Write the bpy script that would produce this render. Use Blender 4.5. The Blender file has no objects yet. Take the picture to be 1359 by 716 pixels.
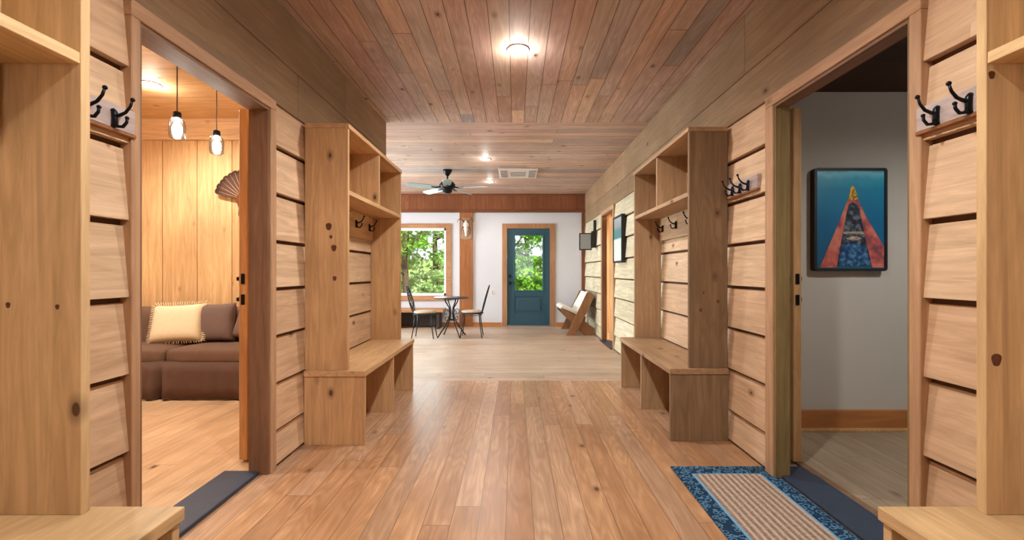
import bpy, bmesh, math, random
from mathutils import Vector, Matrix, noise
random.seed(7)
PI = math.pi
SC = bpy.context.scene
COL = SC.collection

# ------------------------------------------------------------------ camera
cam_d = bpy.data.cameras.new('camera')
cam_d.sensor_width = 36.0
cam_d.lens = 590.0 / 1359.0 * 36.0
cam_d.shift_x = -4.5 / 1359.0
cam_d.shift_y = 2.0 / 1359.0
cam_d.clip_start = 0.02
cam = bpy.data.objects.new('camera', cam_d)
cam.location = (0, 0, 1.167)
cam.rotation_euler = (PI / 2, 0, 0)
COL.objects.link(cam)
SC.camera = cam

# ------------------------------------------------------------------ world, sun, daylight, exposure
SC.view_settings.view_transform = 'Standard'
SC.view_settings.look = 'None'
SC.view_settings.gamma = 1.0
SC.view_settings.use_curve_mapping = False
SC.view_settings.exposure = 0.0
SC.cycles.max_bounces = 8
SC.cycles.diffuse_bounces = 6
SC.cycles.transparent_max_bounces = 12
SC.cycles.sample_clamp_indirect = 6.0

W = bpy.data.worlds.new('sky_world')
SC.world = W
W.use_nodes = True
wn = W.node_tree
wn.nodes.clear()
wo = wn.nodes.new('ShaderNodeOutputWorld')
wb = wn.nodes.new('ShaderNodeBackground')
sky = wn.nodes.new('ShaderNodeTexSky')
sky.sky_type = 'HOSEK_WILKIE'
sky.turbidity = 4.0
sky.sun_direction = Vector((0.35, -0.6, 0.72)).normalized()
wb.inputs['Strength'].default_value = 3.0
wm = wn.nodes.new('ShaderNodeMix')
wm.data_type = 'RGBA'
wm.inputs[0].default_value = 0.55
wm.inputs[7].default_value = (0.62, 0.64, 0.64, 1)
wn.links.new(sky.outputs[0], wm.inputs[6])
wn.links.new(wm.outputs[2], wb.inputs[0])
wn.links.new(wb.outputs[0], wo.inputs[0])


def lamp(name, kind, loc, energy, color=(1, 1, 1), rot=(0, 0, 0), **kw):
    d = bpy.data.lights.new(name, kind)
    d.energy = energy
    d.color = color
    for k, v in kw.items():
        setattr(d, k, v)
    o = bpy.data.objects.new(name, d)
    o.location = loc
    o.rotation_euler = rot
    COL.objects.link(o)
    return o


WARM = (1.0, 0.95, 0.88)
AMBER = (1.0, 0.92, 0.79)
COOL = (0.88, 0.97, 1.0)
lamp('sun_light', 'SUN', (0, -5, 12), 10.0, (1, 0.95, 0.85), (math.radians(42), 0, math.radians(25)), angle=0.02)
# area lights at the windows; the side and rear ones are added, unseen sources
lamp('added_side_light', 'AREA', (-5.35, 7.2, 1.6), 480, COOL, (0, -PI / 2, 0), shape='RECTANGLE', size=1.5, size_y=2.6)
lamp('view_window_daylight', 'AREA', (-2.33, 9.9, 1.5), 40, COOL, (-PI / 2, 0, 0), shape='RECTANGLE', size=1.7, size_y=1.4)
lamp('added_rear_light', 'AREA', (0, -3.4, 1.55), 22, (1, 0.98, 0.96), (PI / 2, 0, 0), shape='RECTANGLE', size=1.9, size_y=1.5)
DOWN_P = 26.0
PEND_P = 16.0
DEN_P = 55.0
GUEST_P = 17.0
SIDE_P = 60.0

# ------------------------------------------------------------------ colour + material helpers


def lin(r, g=None, b=None):
    if g is None:
        r, g, b = r
    f = lambda c: (c / 255 / 12.92) if c / 255 <= 0.04045 else ((c / 255 + 0.055) / 1.055) ** 2.4
    return (f(r), f(g), f(b), 1.0)


class NT:
    def __init__(s, name):
        s.m = bpy.data.materials.new(name)
        s.m.use_nodes = True
        s.t = s.m.node_tree
        s.t.nodes.clear()
        s.out = s.t.nodes.new('ShaderNodeOutputMaterial')

    def n(s, typ, **kw):
        nd = s.t.nodes.new(typ)
        for k, v in kw.items():
            setattr(nd, k, v)
        return nd

    def l(s, a, b):
        s.t.links.new(a, b)

    def math(s, op, a, b=None, c=None, clamp=False):
        nd = s.n('ShaderNodeMath', operation=op, use_clamp=clamp)
        for i, v in enumerate((a, b, c)):
            if v is None:
                continue
            if isinstance(v, (int, float)):
                nd.inputs[i].default_value = v
            else:
                s.l(v, nd.inputs[i])
        return nd.outputs[0]

    def mix(s, fac, a, b, mode='MIX'):
        nd = s.n('ShaderNodeMix', data_type='RGBA', blend_type=mode)
        for i, v in ((0, fac), (6, a), (7, b)):
            if isinstance(v, (int, float)):
                nd.inputs[i].default_value = v
            elif isinstance(v, tuple):
                nd.inputs[i].default_value = v
            else:
                s.l(v, nd.inputs[i])
        return nd.outputs[2]

    def ramp(s, fac, stops):
        nd = s.n('ShaderNodeValToRGB')
        cr = nd.color_ramp
        while len(cr.elements) < len(stops):
            cr.elements.new(0.5)
        for e, (p, c) in zip(cr.elements, stops):
            e.position = p
            e.color = c
        s.l(fac, nd.inputs[0])
        return nd.outputs[0]

    def bsdf(s, color, rough=0.5, metal=0.0, normal=None, spec=0.5):
        b = s.n('ShaderNodeBsdfPrincipled')
        for k, v in (('Base Color', color), ('Roughness', rough), ('Metallic', metal), ('Specular IOR Level', spec)):
            if isinstance(v, (int, float, tuple)):
                b.inputs[k].default_value = v
            else:
                s.l(v, b.inputs[k])
        if normal is not None:
            s.l(normal, b.inputs['Normal'])
        s.l(b.outputs[0], s.out.inputs[0])
        return b


AX = {'X': 0, 'Y': 1, 'Z': 2}


def wood(name, stops, grain='Y', plank=None, pw=0.14, off=0.0, blen=2.4, seam=0.004, seam_col=(60, 38, 24),
         rough=0.5, fine=1.0, knots=0.5, spec=0.22, figure=0.35, seam_mix=0.8, contrast=1.0):
    """sawn wood; stops = list of sRGB tones the boards vary between"""
    stops = list(stops) * 2 if len(stops) == 1 else stops
    N = NT(name)
    tc = N.n('ShaderNodeTexCoord')
    sp = N.n('ShaderNodeSeparateXYZ')
    N.l(tc.outputs['Object'], sp.inputs[0])
    c = [sp.outputs[i] for i in range(3)]
    g = c[AX[grain]]
    info = N.n('ShaderNodeObjectInfo')
    if plank:
        p = N.math('ADD', N.math('DIVIDE', c[AX[plank]], pw), off + 100.0)
        row = N.math('FLOOR', p)
        fr = N.math('FRACT', p)
        w1 = N.n('ShaderNodeTexWhiteNoise', noise_dimensions='1D')
        N.l(row, w1.inputs['W'])
        gg = N.math('ADD', N.math('DIVIDE', g, blen), N.math('MULTIPLY', w1.outputs[0], 7.3))
        cell = N.math('FLOOR', gg)
        gf = N.math('FRACT', gg)
        cv = N.n('ShaderNodeCombineXYZ')
        N.l(row, cv.inputs[0])
        N.l(cell, cv.inputs[1])
        w2 = N.n('ShaderNodeTexWhiteNoise', noise_dimensions='3D')
        N.l(cv.outputs[0], w2.inputs['Vector'])
        rnd = w2.outputs[0]
    else:
        rnd = info.outputs['Random']
        fr = gf = None
    # stretched grain coordinates
    gv = N.n('ShaderNodeCombineXYZ')
    for i, a in enumerate('XYZ'):
        k = 1.6 if a == grain else 24.0 * fine
        v = N.math('MULTIPLY_ADD', c[i], k, N.math('MULTIPLY', rnd, 37.0 + 9 * i))
        N.l(v, gv.inputs[i])
    n1 = N.n('ShaderNodeTexNoise')
    n1.inputs['Scale'].default_value = 1.0
    n1.inputs['Detail'].default_value = 7.0
    n1.inputs['Roughness'].default_value = 0.68
    n1.inputs['Distortion'].default_value = 0.8
    N.l(gv.outputs[0], n1.inputs['Vector'])
    # broad cathedral figure
    gv2 = N.n('ShaderNodeCombineXYZ')
    for i, a in enumerate('XYZ'):
        k = 0.9 if a == grain else 5.5
        N.l(N.math('MULTIPLY_ADD', c[i], k, N.math('MULTIPLY', rnd, 21.0 + 5 * i)), gv2.inputs[i])
    n2 = N.n('ShaderNodeTexNoise')
    n2.inputs['Scale'].default_value = 1.0
    n2.inputs['Detail'].default_value = 2.0
    N.l(gv2.outputs[0], n2.inputs['Vector'])
    rings = N.math('FRACT', N.math('MULTIPLY', n2.outputs[0], 14.0))
    rings = N.math('ABSOLUTE', N.math('SUBTRACT', rings, 0.5))
    tone = N.ramp(rnd, [(i / max(1, len(stops) - 1), lin(s_)) for i, s_ in enumerate(stops)])
    dark = N.mix(1.0, tone, (0.60, 0.52, 0.45, 1), 'MULTIPLY')
    light = N.mix(1.0, tone, (1.20, 1.18, 1.14, 1), 'MULTIPLY')
    gfac = N.ramp(n1.outputs[0], [(0.32 + 0.06 * (1 - contrast), (0, 0, 0, 1)), (0.66, (1, 1, 1, 1))])
    col = N.mix(gfac, N.mix(0.7 * contrast, light, dark), light)
    col = N.mix(N.math('MULTIPLY', rings, figure), col, dark)
    big = N.n('ShaderNodeTexNoise')
    big.inputs['Scale'].default_value = 1.7
    big.inputs['Detail'].default_value = 2.0
    N.l(tc.outputs['Object'], big.inputs['Vector'])
    col = N.mix(N.ramp(big.outputs[0], [(0.42, (0, 0, 0, 1)), (0.72, (0.45, 0.45, 0.45, 1))]), col, dark)
    if knots > 0:
        kv = N.n('ShaderNodeCombineXYZ')
        for i, a in enumerate('XYZ'):
            k = 3.0 if a == grain else 5.2
            N.l(N.math('MULTIPLY_ADD', c[i], k, N.math('MULTIPLY', rnd, 11.0 + 3 * i)), kv.inputs[i])
        vo = N.n('ShaderNodeTexVoronoi')
        vo.inputs['Scale'].default_value = 1.0
        N.l(kv.outputs[0], vo.inputs['Vector'])
        kf = N.ramp(vo.outputs['Distance'], [(0.050, (1, 1, 1, 1)), (0.068, (0.5, 0.5, 0.5, 1)), (0.16, (0, 0, 0, 1))])
        sel = N.n('ShaderNodeTexWhiteNoise', noise_dimensions='3D')
        N.l(vo.outputs['Color'], sel.inputs['Vector'])
        kf = N.math('MULTIPLY', kf, N.math('LESS_THAN', sel.outputs[0], knots))
        col = N.mix(N.math('MULTIPLY', kf, 0.9), col, lin(70, 40, 24))
    hgt = N.math('MULTIPLY', n1.outputs[0], 0.25)
    if plank:
        e = N.math('MULTIPLY', N.math('MINIMUM', fr, N.math('SUBTRACT', 1.0, fr)), pw)
        e2 = N.math('MULTIPLY', N.math('MINIMUM', gf, N.math('SUBTRACT', 1.0, gf)), blen)
        em = N.math('MINIMUM', e, e2)
        sf = N.math('LESS_THAN', em, seam / 2)
        col = N.mix(N.math('MULTIPLY', sf, seam_mix), col, lin(seam_col))
        hgt = N.math('SUBTRACT', hgt, N.math('MULTIPLY', sf, 1.0))
    bp = N.n('ShaderNodeBump')
    bp.inputs['Strength'].default_value = 0.25
    bp.inputs['Distance'].default_value = 0.004
    N.l(hgt, bp.inputs['Height'])
    rg = N.math('MULTIPLY_ADD', n1.outputs[0], 0.25, rough - 0.12)
    N.bsdf(col, rg, 0, bp.outputs[0], spec)
    return N.m


def plain(name, rgb, rough=0.5, metal=0.0, var=0.08, scale=6.0, bump=0.0, spec=0.5):
    N = NT(name)
    tc = N.n('ShaderNodeTexCoord')
    n1 = N.n('ShaderNodeTexNoise')
    n1.inputs['Scale'].default_value = scale
    n1.inputs['Detail'].default_value = 4.0
    N.l(tc.outputs['Object'], n1.inputs['Vector'])
    base = lin(rgb)
    a = tuple(max(0, x * (1 - var)) for x in base[:3]) + (1,)
    b = tuple(min(1, x * (1 + var)) for x in base[:3]) + (1,)
    col = N.mix(n1.outputs[0], a, b)
    nm = None
    if bump:
        bp = N.n('ShaderNodeBump')
        bp.inputs['Strength'].default_value = bump
        bp.inputs['Distance'].default_value = 0.004
        n2 = N.n('ShaderNodeTexNoise')
        n2.inputs['Scale'].default_value = scale * 12
        N.l(tc.outputs['Object'], n2.inputs['Vector'])
        N.l(n2.outputs[0], bp.inputs['Height'])
        nm = bp.outputs[0]
    N.bsdf(col, rough, metal, nm, spec)
    return N.m


def emitter(name, rgb, strength):
    N = NT(name)
    e = N.n('ShaderNodeEmission')
    e.inputs[0].default_value = rgb + (1,)
    e.inputs[1].default_value = strength
    N.l(e.outputs[0], N.out.inputs[0])
    return N.m


def glass(name, tint=(1, 1, 1), refl=0.08):
    N = NT(name)
    t = N.n('ShaderNodeBsdfTransparent')
    t.inputs[0].default_value = tint + (1,)
    gl = N.n('ShaderNodeBsdfGlossy')
    gl.inputs['Roughness'].default_value = 0.03
    fr = N.n('ShaderNodeFresnel')
    fr.inputs[0].default_value = 1.45
    mx = N.n('ShaderNodeMixShader')
    N.l(N.math('MULTIPLY_ADD', fr.outputs[0], 0.7, refl * 0.2), mx.inputs[0])
    N.l(t.outputs[0], mx.inputs[1])
    N.l(gl.outputs[0], mx.inputs[2])
    N.l(mx.outputs[0], N.out.inputs[0])
    return N.m


# ------------------------------------------------------------------ mesh helpers
class B:
    """collects shapes in world coordinates, then links them as one mesh object"""

    def __init__(s):
        s.bm = bmesh.new()

    def box(s, x0, x1, y0, y1, z0, z1, bev=0.0, seg=2, mi=0):
        x0, x1 = min(x0, x1), max(x0, x1)
        y0, y1 = min(y0, y1), max(y0, y1)
        z0, z1 = min(z0, z1), max(z0, z1)
        t = bmesh.new()
        bmesh.ops.create_cube(t, size=1.0)
        for v in t.verts:
            v.co = Vector(((x0 + x1) / 2 + v.co.x * (x1 - x0), (y0 + y1) / 2 + v.co.y * (y1 - y0), (z0 + z1) / 2 + v.co.z * (z1 - z0)))
        if bev:
            bmesh.ops.bevel(t, geom=list(t.edges), offset=bev, segments=seg, profile=0.5, affect='EDGES')
        s.merge(t, mi)
        return s

    def merge(s, t, mi=0, mat=None):
        if mat is not None:
            bmesh.ops.transform(t, matrix=mat, verts=t.verts)
        mp = {}
        for v in t.verts:
            mp[v] = s.bm.verts.new(v.co)
        for f in t.faces:
            try:
                nf = s.bm.faces.new([mp[v] for v in f.verts])
                nf.material_index = mi
                nf.smooth = f.smooth
            except ValueError:
                pass
        t.free()

    def prism(s, pts, axis, a0, a1, mi=0):
        """extrude a 2D polygon; axis is the extrusion axis, pts in the two others (in XYZ order)"""
        def mk(p, a):
            if axis == 'X':
                return Vector((a, p[0], p[1]))
            if axis == 'Y':
                return Vector((p[0], a, p[1]))
            return Vector((p[0], p[1], a))
        A = [s.bm.verts.new(mk(p, a0)) for p in pts]
        Bv = [s.bm.verts.new(mk(p, a1)) for p in pts]
        n = len(pts)
        fs = [s.bm.faces.new(A), s.bm.faces.new(Bv[::-1])]
        for i in range(n):
            fs.append(s.bm.faces.new((A[i], A[(i + 1) % n], Bv[(i + 1) % n], Bv[i])))
        for f in fs:
            f.material_index = mi
        return s

    def tube(s, pts, r, seg=8, r1=None, close=False, smooth=True):
        pts = [Vector(p) for p in pts]
        n = len(pts)
        rings = []
        up = Vector((0.123, 0.456, 0.88)).normalized()
        for i, p in enumerate(pts):
            if close:
                t = (pts[(i + 1) % n] - pts[i - 1]).normalized()
            else:
                t = (pts[min(i + 1, n - 1)] - pts[max(i - 1, 0)]).normalized()
            u = up - t * up.dot(t)
            if u.length < 1e-3:
                u = Vector((1, 0, 0)) - t * t.x
            u.normalize()
            up = u
            w = t.cross(u)
            rr = r if r1 is None else r + (r1 - r) * i / max(1, n - 1)
            rings.append([s.bm.verts.new(p + (u * math.cos(a) + w * math.sin(a)) * rr) for a in [2 * PI * k / seg for k in range(seg)]])
        m = n if close else n - 1
        for i in range(m):
            a, b = rings[i], rings[(i + 1) % n]
            for k in range(seg):
                f = s.bm.faces.new((a[k], a[(k + 1) % seg], b[(k + 1) % seg], b[k]))
                f.smooth = smooth
        if not close:
            s.bm.faces.new(rings[0][::-1])
            s.bm.faces.new(rings[-1])
        return s

    def lathe(s, prof, cx, cy, seg=24, smooth=True, cap=True):
        rings = []
        for r, z in prof:
            rings.append([s.bm.verts.new((cx + r * math.cos(2 * PI * k / seg), cy + r * math.sin(2 * PI * k / seg), z)) for k in range(seg)])
        for a, b in zip(rings[:-1], rings[1:]):
            for k in range(seg):
                f = s.bm.faces.new((a[k], a[(k + 1) % seg], b[(k + 1) % seg], b[k]))
                f.smooth = smooth
        if cap:
            s.bm.faces.new(rings[0][::-1])
            s.bm.faces.new(rings[-1])
        return s

    def ball(s, c, rx, ry=None, rz=None, sub=2):
        t = bmesh.new()
        bmesh.ops.create_icosphere(t, subdivisions=sub, radius=1.0)
        for v in t.verts:
            v.co = Vector((c[0] + v.co.x * rx, c[1] + v.co.y * (ry or rx), c[2] + v.co.z * (rz or rx)))
        for f in t.faces:
            f.smooth = True
        s.merge(t)
        return s

    def rot(s, center, ang, axis='Z'):
        bmesh.ops.rotate(s.bm, cent=Vector(center), matrix=Matrix.Rotation(ang, 3, axis), verts=s.bm.verts)
        return s

    def build(s, name, mat, parent=None, bevel=0.0, label=None):
        org = Vector((0, 0, 0))
        p = parent
        while p is not None:
            org += p.location
            p = p.parent
        bmesh.ops.recalc_face_normals(s.bm, faces=s.bm.faces)
        if parent is None:
            zs = [v.co for v in s.bm.verts]
            lo = Vector((min(v.x for v in zs), min(v.y for v in zs), min(v.z for v in zs)))
            hi = Vector((max(v.x for v in zs), max(v.y for v in zs), max(v.z for v in zs)))
            org = Vector(((lo.x + hi.x) / 2, (lo.y + hi.y) / 2, lo.z)) if s.center else Vector((0, 0, 0))
        bmesh.ops.translate(s.bm, vec=-org, verts=s.bm.verts)
        me = bpy.data.meshes.new(name)
        s.bm.to_mesh(me)
        s.bm.free()
        o = bpy.data.objects.new(name, me)
        COL.objects.link(o)
        if parent is not None:
            o.parent = parent
        else:
            o.location = org
        for m in (mat if isinstance(mat, (list, tuple)) else [mat]):
            me.materials.append(m)
        if bevel:
            md = o.modifiers.new('edge_bevel', 'BEVEL')
            md.width = bevel
            md.segments = 2
            md.limit_method = 'ANGLE'
        if label:
            o['label'] = label
        return o
    center = False


def C():
    b = B()
    b.center = True
    return b


def structure(o):
    o['kind'] = 'structure'
    return o


def tag(o, label, cat, group=None, kind=None):
    o['label'] = label
    o['category'] = cat
    if group:
        o['group'] = group
    if kind:
        o['kind'] = kind
    return o


def thing(name, loc, label, cat, group=None):
    o = bpy.data.objects.new(name, None)
    o.empty_display_size = 0.1
    COL.objects.link(o)
    o.location = loc
    return tag(o, label, cat, group)


def copy_tree(o, parent=None):
    c = o.copy()
    COL.objects.link(c)
    c.parent = parent
    for ch in list(o.children):
        copy_tree(ch, c)
    return c


# ------------------------------------------------------------------ materials
CEIL_T = [(190, 164, 152), (212, 184, 166), (168, 162, 164), (222, 192, 168), (198, 168, 162), (200, 184, 176), (188, 152, 136)]
M = {}
M['ceil_near'] = wood('ceiling_boards_lengthwise', CEIL_T, 'Y', 'X', 0.135, 0.3, 3.0, 0.006, (84, 62, 50), 0.6, knots=1.0, figure=0.75)
M['ceil_far'] = wood('ceiling_boards_crosswise', CEIL_T, 'X', 'Y', 0.135, 0.0, 3.4, 0.005, (92, 70, 56), 0.5, knots=0.8, figure=0.5)
M['ceil_den'] = wood('den_ceiling_boards', [(226, 194, 150), (234, 202, 158), (216, 184, 140)], 'X', 'Y', 0.30, 0.0, 5, 0.005, (150, 100, 56), 0.6)
M['siding'] = wood('lap_siding_wood', [(210, 186, 158), (220, 194, 166), (204, 176, 148), (216, 186, 156)], 'Y', 'Z', 0.2825, -0.7257, 3.7, 0.0, rough=0.6, knots=0.45)
M['gap_shade'] = plain('dark_brown_gap_shade', (92, 60, 40), 0.9)  # shade in the gaps between siding boards, put in as a dark colour
M['siding_far'] = wood('whitewashed_lap_siding', [(208, 204, 180), (216, 212, 190), (200, 196, 170)], 'Y', 'Z', 0.2825, -0.7257, 3.7, 0.0, rough=0.6, knots=0.3)
M['header'] = wood('header_board_wood', [(152, 128, 102), (146, 124, 98), (160, 134, 106)], 'Y', None, rough=0.55, knots=0.35)
M['casing'] = wood('door_casing_wood', [(190, 156, 126), (182, 148, 118)], 'Z', None, rough=0.5, knots=0.3)
M['casing_y'] = wood('door_head_casing_wood', [(190, 156, 126), (182, 148, 118)], 'Y', None, rough=0.5, knots=0.1)
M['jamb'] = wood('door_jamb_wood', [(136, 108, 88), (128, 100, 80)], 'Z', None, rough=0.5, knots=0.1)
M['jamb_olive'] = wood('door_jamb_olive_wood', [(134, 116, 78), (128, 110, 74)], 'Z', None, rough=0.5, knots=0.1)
M['jamb_y'] = wood('door_head_jamb_wood', [(136, 108, 88), (128, 100, 80)], 'Y', None, rough=0.5, knots=0.1)
M['leaf'] = wood('pocket_door_wood', [(214, 172, 124)], 'Z', None, rough=0.45, knots=0.2)
M['cub'] = {}
for a in 'XYZ':
    M['cub'][a] = wood('cubby_wood_' + a.lower(), [(204, 168, 126), (212, 176, 134), (196, 160, 118)], a, None, rough=0.5, knots=0.62)
M['cubd'] = {}
for a in 'XYZ':
    M['cubd'][a] = wood('cubby_brown_wood_' + a.lower(), [(176, 148, 118), (184, 156, 124), (168, 140, 110)], a, None, rough=0.5, knots=0.7)
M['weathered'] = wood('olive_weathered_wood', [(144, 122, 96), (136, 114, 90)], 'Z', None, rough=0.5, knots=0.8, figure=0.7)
M['near'] = {}
for a in 'XYZ':
    M['near'][a] = wood('pale_cubby_wood_' + a.lower(), [(208, 180, 138), (214, 186, 144)], a, None, rough=0.5, knots=0.4)
M['panel_den'] = wood('den_vertical_boards', [(224, 190, 144), (232, 198, 152), (214, 180, 134)], 'Z', 'X', 0.375, 0.16, 50, 0.009, (110, 66, 34), 0.55, knots=0.6)
M['trim_den'] = wood('den_frieze_board', [(230, 198, 156)], 'X', None, rough=0.55)
FLOOR_T = [(190, 150, 114), (200, 160, 124), (182, 140, 104), (206, 170, 138), (190, 158, 132), (176, 132, 96)]
M['floor'] = wood('hall_floor_boards', FLOOR_T, 'Y', 'X', 0.128, 0.35, 2.6, 0.004, (110, 80, 58), 0.34, fine=1.1, knots=0.25, spec=0.5, figure=1.0, contrast=1.3)
M['floor_far'] = wood('living_floor_boards', [(190, 172, 154), (196, 178, 162), (182, 162, 144), (202, 186, 170)], 'X', 'Y', 0.128, 0.0, 2.2, 0.003, (130, 104, 84), 0.42, fine=1.2, knots=0.1, spec=0.5, figure=0.6)
M['floor_den'] = wood('den_floor_planks', [(204, 174, 142), (210, 182, 150), (194, 164, 132)], 'Y', 'X', 0.17, 0.0, 1.4, 0.003, (150, 108, 72), 0.4, knots=0.15)
M['floor_guest'] = wood('guest_floor_planks', [(160, 146, 128), (172, 158, 140), (148, 134, 116)], 'Y', 'X', 0.17, 0.0, 1.3, 0.003, (96, 84, 68), 0.5, knots=0.1)
M['white_wall'] = plain('white_plaster', (206, 209, 217), 0.8, var=0.03, bump=0.3)
M['grey_wall'] = plain('grey_plaster', (192, 188, 182), 0.8, var=0.03, bump=0.2)
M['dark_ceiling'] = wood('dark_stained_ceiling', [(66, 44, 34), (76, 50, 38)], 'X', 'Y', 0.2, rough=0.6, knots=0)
M['redwood'] = wood('red_brown_wood', [(130, 82, 56), (140, 90, 62), (122, 76, 52)], 'Z', 'X', 0.16, 0, 9, 0.004, (80, 44, 24), 0.5, knots=0.3)
M['redwood_x'] = wood('red_brown_trim_wood', [(122, 76, 52)], 'X', None, rough=0.5, knots=0.1)
M['post'] = wood('post_wood', [(160, 108, 72)], 'Z', None, rough=0.75, spec=0.08, knots=0.1)
M['far_casing'] = wood('far_casing_wood', [(178, 136, 104), (170, 128, 96)], 'Z', None, rough=0.75, spec=0.08, knots=0.1)
M['far_casing_x'] = wood('far_casing_wood_x', [(180, 138, 106)], 'X', None, rough=0.75, spec=0.08, knots=0.1)
M['baseboard'] = wood('baseboard_wood', [(186, 128, 78)], 'X', None, rough=0.5, knots=0.2)
M['threshold'] = plain('slate_blue_paint', (44, 58, 78), 0.45, var=0.25, scale=14, bump=0.4)
M['teal'] = plain('teal_door_paint', (32, 74, 90), 0.4, var=0.05)
M['black'] = plain('black_metal', (26, 30, 36), 0.35, 0.7, var=0.1)
M['black_matte'] = plain('black_plastic', (22, 22, 24), 0.5)
M['iron'] = plain('wrought_iron', (48, 52, 56), 0.4, 0.6, var=0.2)
M['rail'] = wood('hook_rail_wood', [(188, 176, 178)], 'Y', None, rough=0.5, knots=0.0)
M['rail_brown'] = wood('hook_rail_brown_wood', [(150, 104, 68)], 'Y', None, rough=0.5, knots=0.4)
M['steel'] = plain('brushed_steel', (170, 170, 172), 0.3, 0.9)
M['sofa'] = plain('brown_sofa_fabric', (112, 88, 74), 0.9, var=0.12, scale=20, bump=0.3, spec=0.2)
M['sofa_skirt'] = plain('brown_skirt_fabric', (96, 74, 64), 0.9, var=0.1, scale=20, bump=0.3, spec=0.2)
M['cream'] = plain('cream_pillow_fabric', (226, 210, 178), 0.9, var=0.06, scale=30, bump=0.3, spec=0.2)
M['grey_pillow'] = plain('grey_brown_pillow_fabric', (116, 98, 92), 0.9, var=0.08, scale=30, bump=0.3, spec=0.2)
M['taupe_pillow'] = plain('taupe_pillow_fabric', (132, 106, 92), 0.9, var=0.08, scale=30, bump=0.3, spec=0.2)
M['glass'] = glass('window_glass')
M['jar'] = glass('jar_glass', (0.90, 0.97, 1.0), 0.5)
M['bulb'] = emitter('bulb_glow', (0.85, 0.95, 1.0), 14.0)
M['lens'] = emitter('downlight_glow', (1.0, 0.96, 0.88), 9.0)
M['white'] = plain('white_plastic', (225, 222, 222), 0.45, var=0.02)
M['white_shade'] = plain('grey_plastic_grille', (150, 146, 148), 0.5, var=0.02)
M['cord'] = plain('brown_cord', (92, 60, 42), 0.7)
M['bone'] = plain('bleached_bone', (232, 222, 208), 0.7, var=0.08, scale=20)
M['antler'] = plain('antler_brown', (92, 72, 58), 0.7, var=0.2, scale=20)
M['plaque'] = wood('plaque_wood', [(168, 142, 120)], 'Z', None, rough=0.8, spec=0.08, knots=0.2)
M['plaque_dark'] = wood('dark_plaque_wood', [(120, 70, 40)], 'Z', None, knots=0.2)
M['hide'] = plain('white_seat_pad', (226, 228, 222), 0.9, var=0.06, scale=14, bump=0.5)
M['bench_x'] = wood('low_chair_wood', [(150, 114, 84), (142, 106, 78)], 'Z', None, knots=0.1)
M['bench_dark'] = plain('dark_back_board', (52, 44, 42), 0.7)
M['cushion'] = plain('pale_seat_cushion', (196, 180, 160), 0.9, var=0.06, scale=20, bump=0.4)
M['table_top'] = plain('dark_bistro_top', (66, 70, 74), 0.35, 0.4, var=0.15)
M['scroll'] = plain('worn_grey_scrollwork', (120, 122, 124), 0.45, 0.4, var=0.4, scale=30)
M['blade'] = plain('fan_blade_window_reflection', (150, 186, 190), 0.3, 0.0, var=0.08)  # pale teal is the window's reflection put into the blade colour
M['bark'] = plain('tree_bark', (84, 66, 50), 0.9, var=0.4, scale=9, bump=0.8)
M['feather'] = None


def feather_mat():
    N = NT('barred_feathers')
    tc = N.n('ShaderNodeTexCoord')
    sp = N.n('ShaderNodeSeparateXYZ')
    N.l(tc.outputs['Object'], sp.inputs[0])
    r = N.math('SQRT', N.math('ADD', N.math('POWER', sp.outputs[0], 2.0), N.math('POWER', sp.outputs[2], 2.0)))
    band = N.ramp(r, [(0.0, lin(150, 110, 78)), (0.10, lin(110, 80, 62)), (0.20, lin(92, 70, 62)), (0.28, lin(84, 60, 50)), (0.30, lin(50, 32, 26)), (0.34, lin(46, 30, 24))])
    ns = N.n('ShaderNodeTexNoise')
    ns.inputs['Scale'].default_value = 60
    N.l(tc.outputs['Object'], ns.inputs['Vector'])
    N.bsdf(N.mix(N.math('MULTIPLY', ns.outputs[0], 0.5), band, lin(90, 62, 50)), 0.8, spec=0.2)
    return N.m


M['feather'] = feather_mat()
M['quill'] = plain('pale_quill', (176, 146, 120), 0.7)
M['knot'] = plain('dark_knot', (92, 50, 26), 0.6, var=0.5, scale=90)


def leaf_mat(name, c1, c2, c3):
    N = NT(name)
    tc = N.n('ShaderNodeTexCoord')
    ns = N.n('ShaderNodeTexNoise')
    ns.inputs['Scale'].default_value = 2.2
    ns.inputs['Detail'].default_value = 4
    N.l(tc.outputs['Object'], ns.inputs['Vector'])
    col = N.ramp(ns.outputs[0], [(0.35, lin(c1)), (0.5, lin(c2)), (0.65, lin(c3))])
    d = N.n('ShaderNodeBsdfDiffuse')
    t = N.n('ShaderNodeBsdfTranslucent')
    N.l(col, d.inputs[0])
    N.l(col, t.inputs[0])
    mx = N.n('ShaderNodeMixShader')
    mx.inputs[0].default_value = 0.4
    N.l(d.outputs[0], mx.inputs[1])
    N.l(t.outputs[0], mx.inputs[2])
    N.l(mx.outputs[0], N.out.inputs[0])
    return N.m


M['leaf_a'] = leaf_mat('broad_leaves', (84, 140, 44), (126, 186, 66), (176, 220, 104))
M['leaf_b'] = leaf_mat('pale_leaves', (130, 170, 96), (170, 204, 136), (214, 230, 186))
M['turf'] = plain('forest_floor', (116, 140, 72), 0.9, var=0.4, scale=1.5, bump=0.6)


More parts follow.
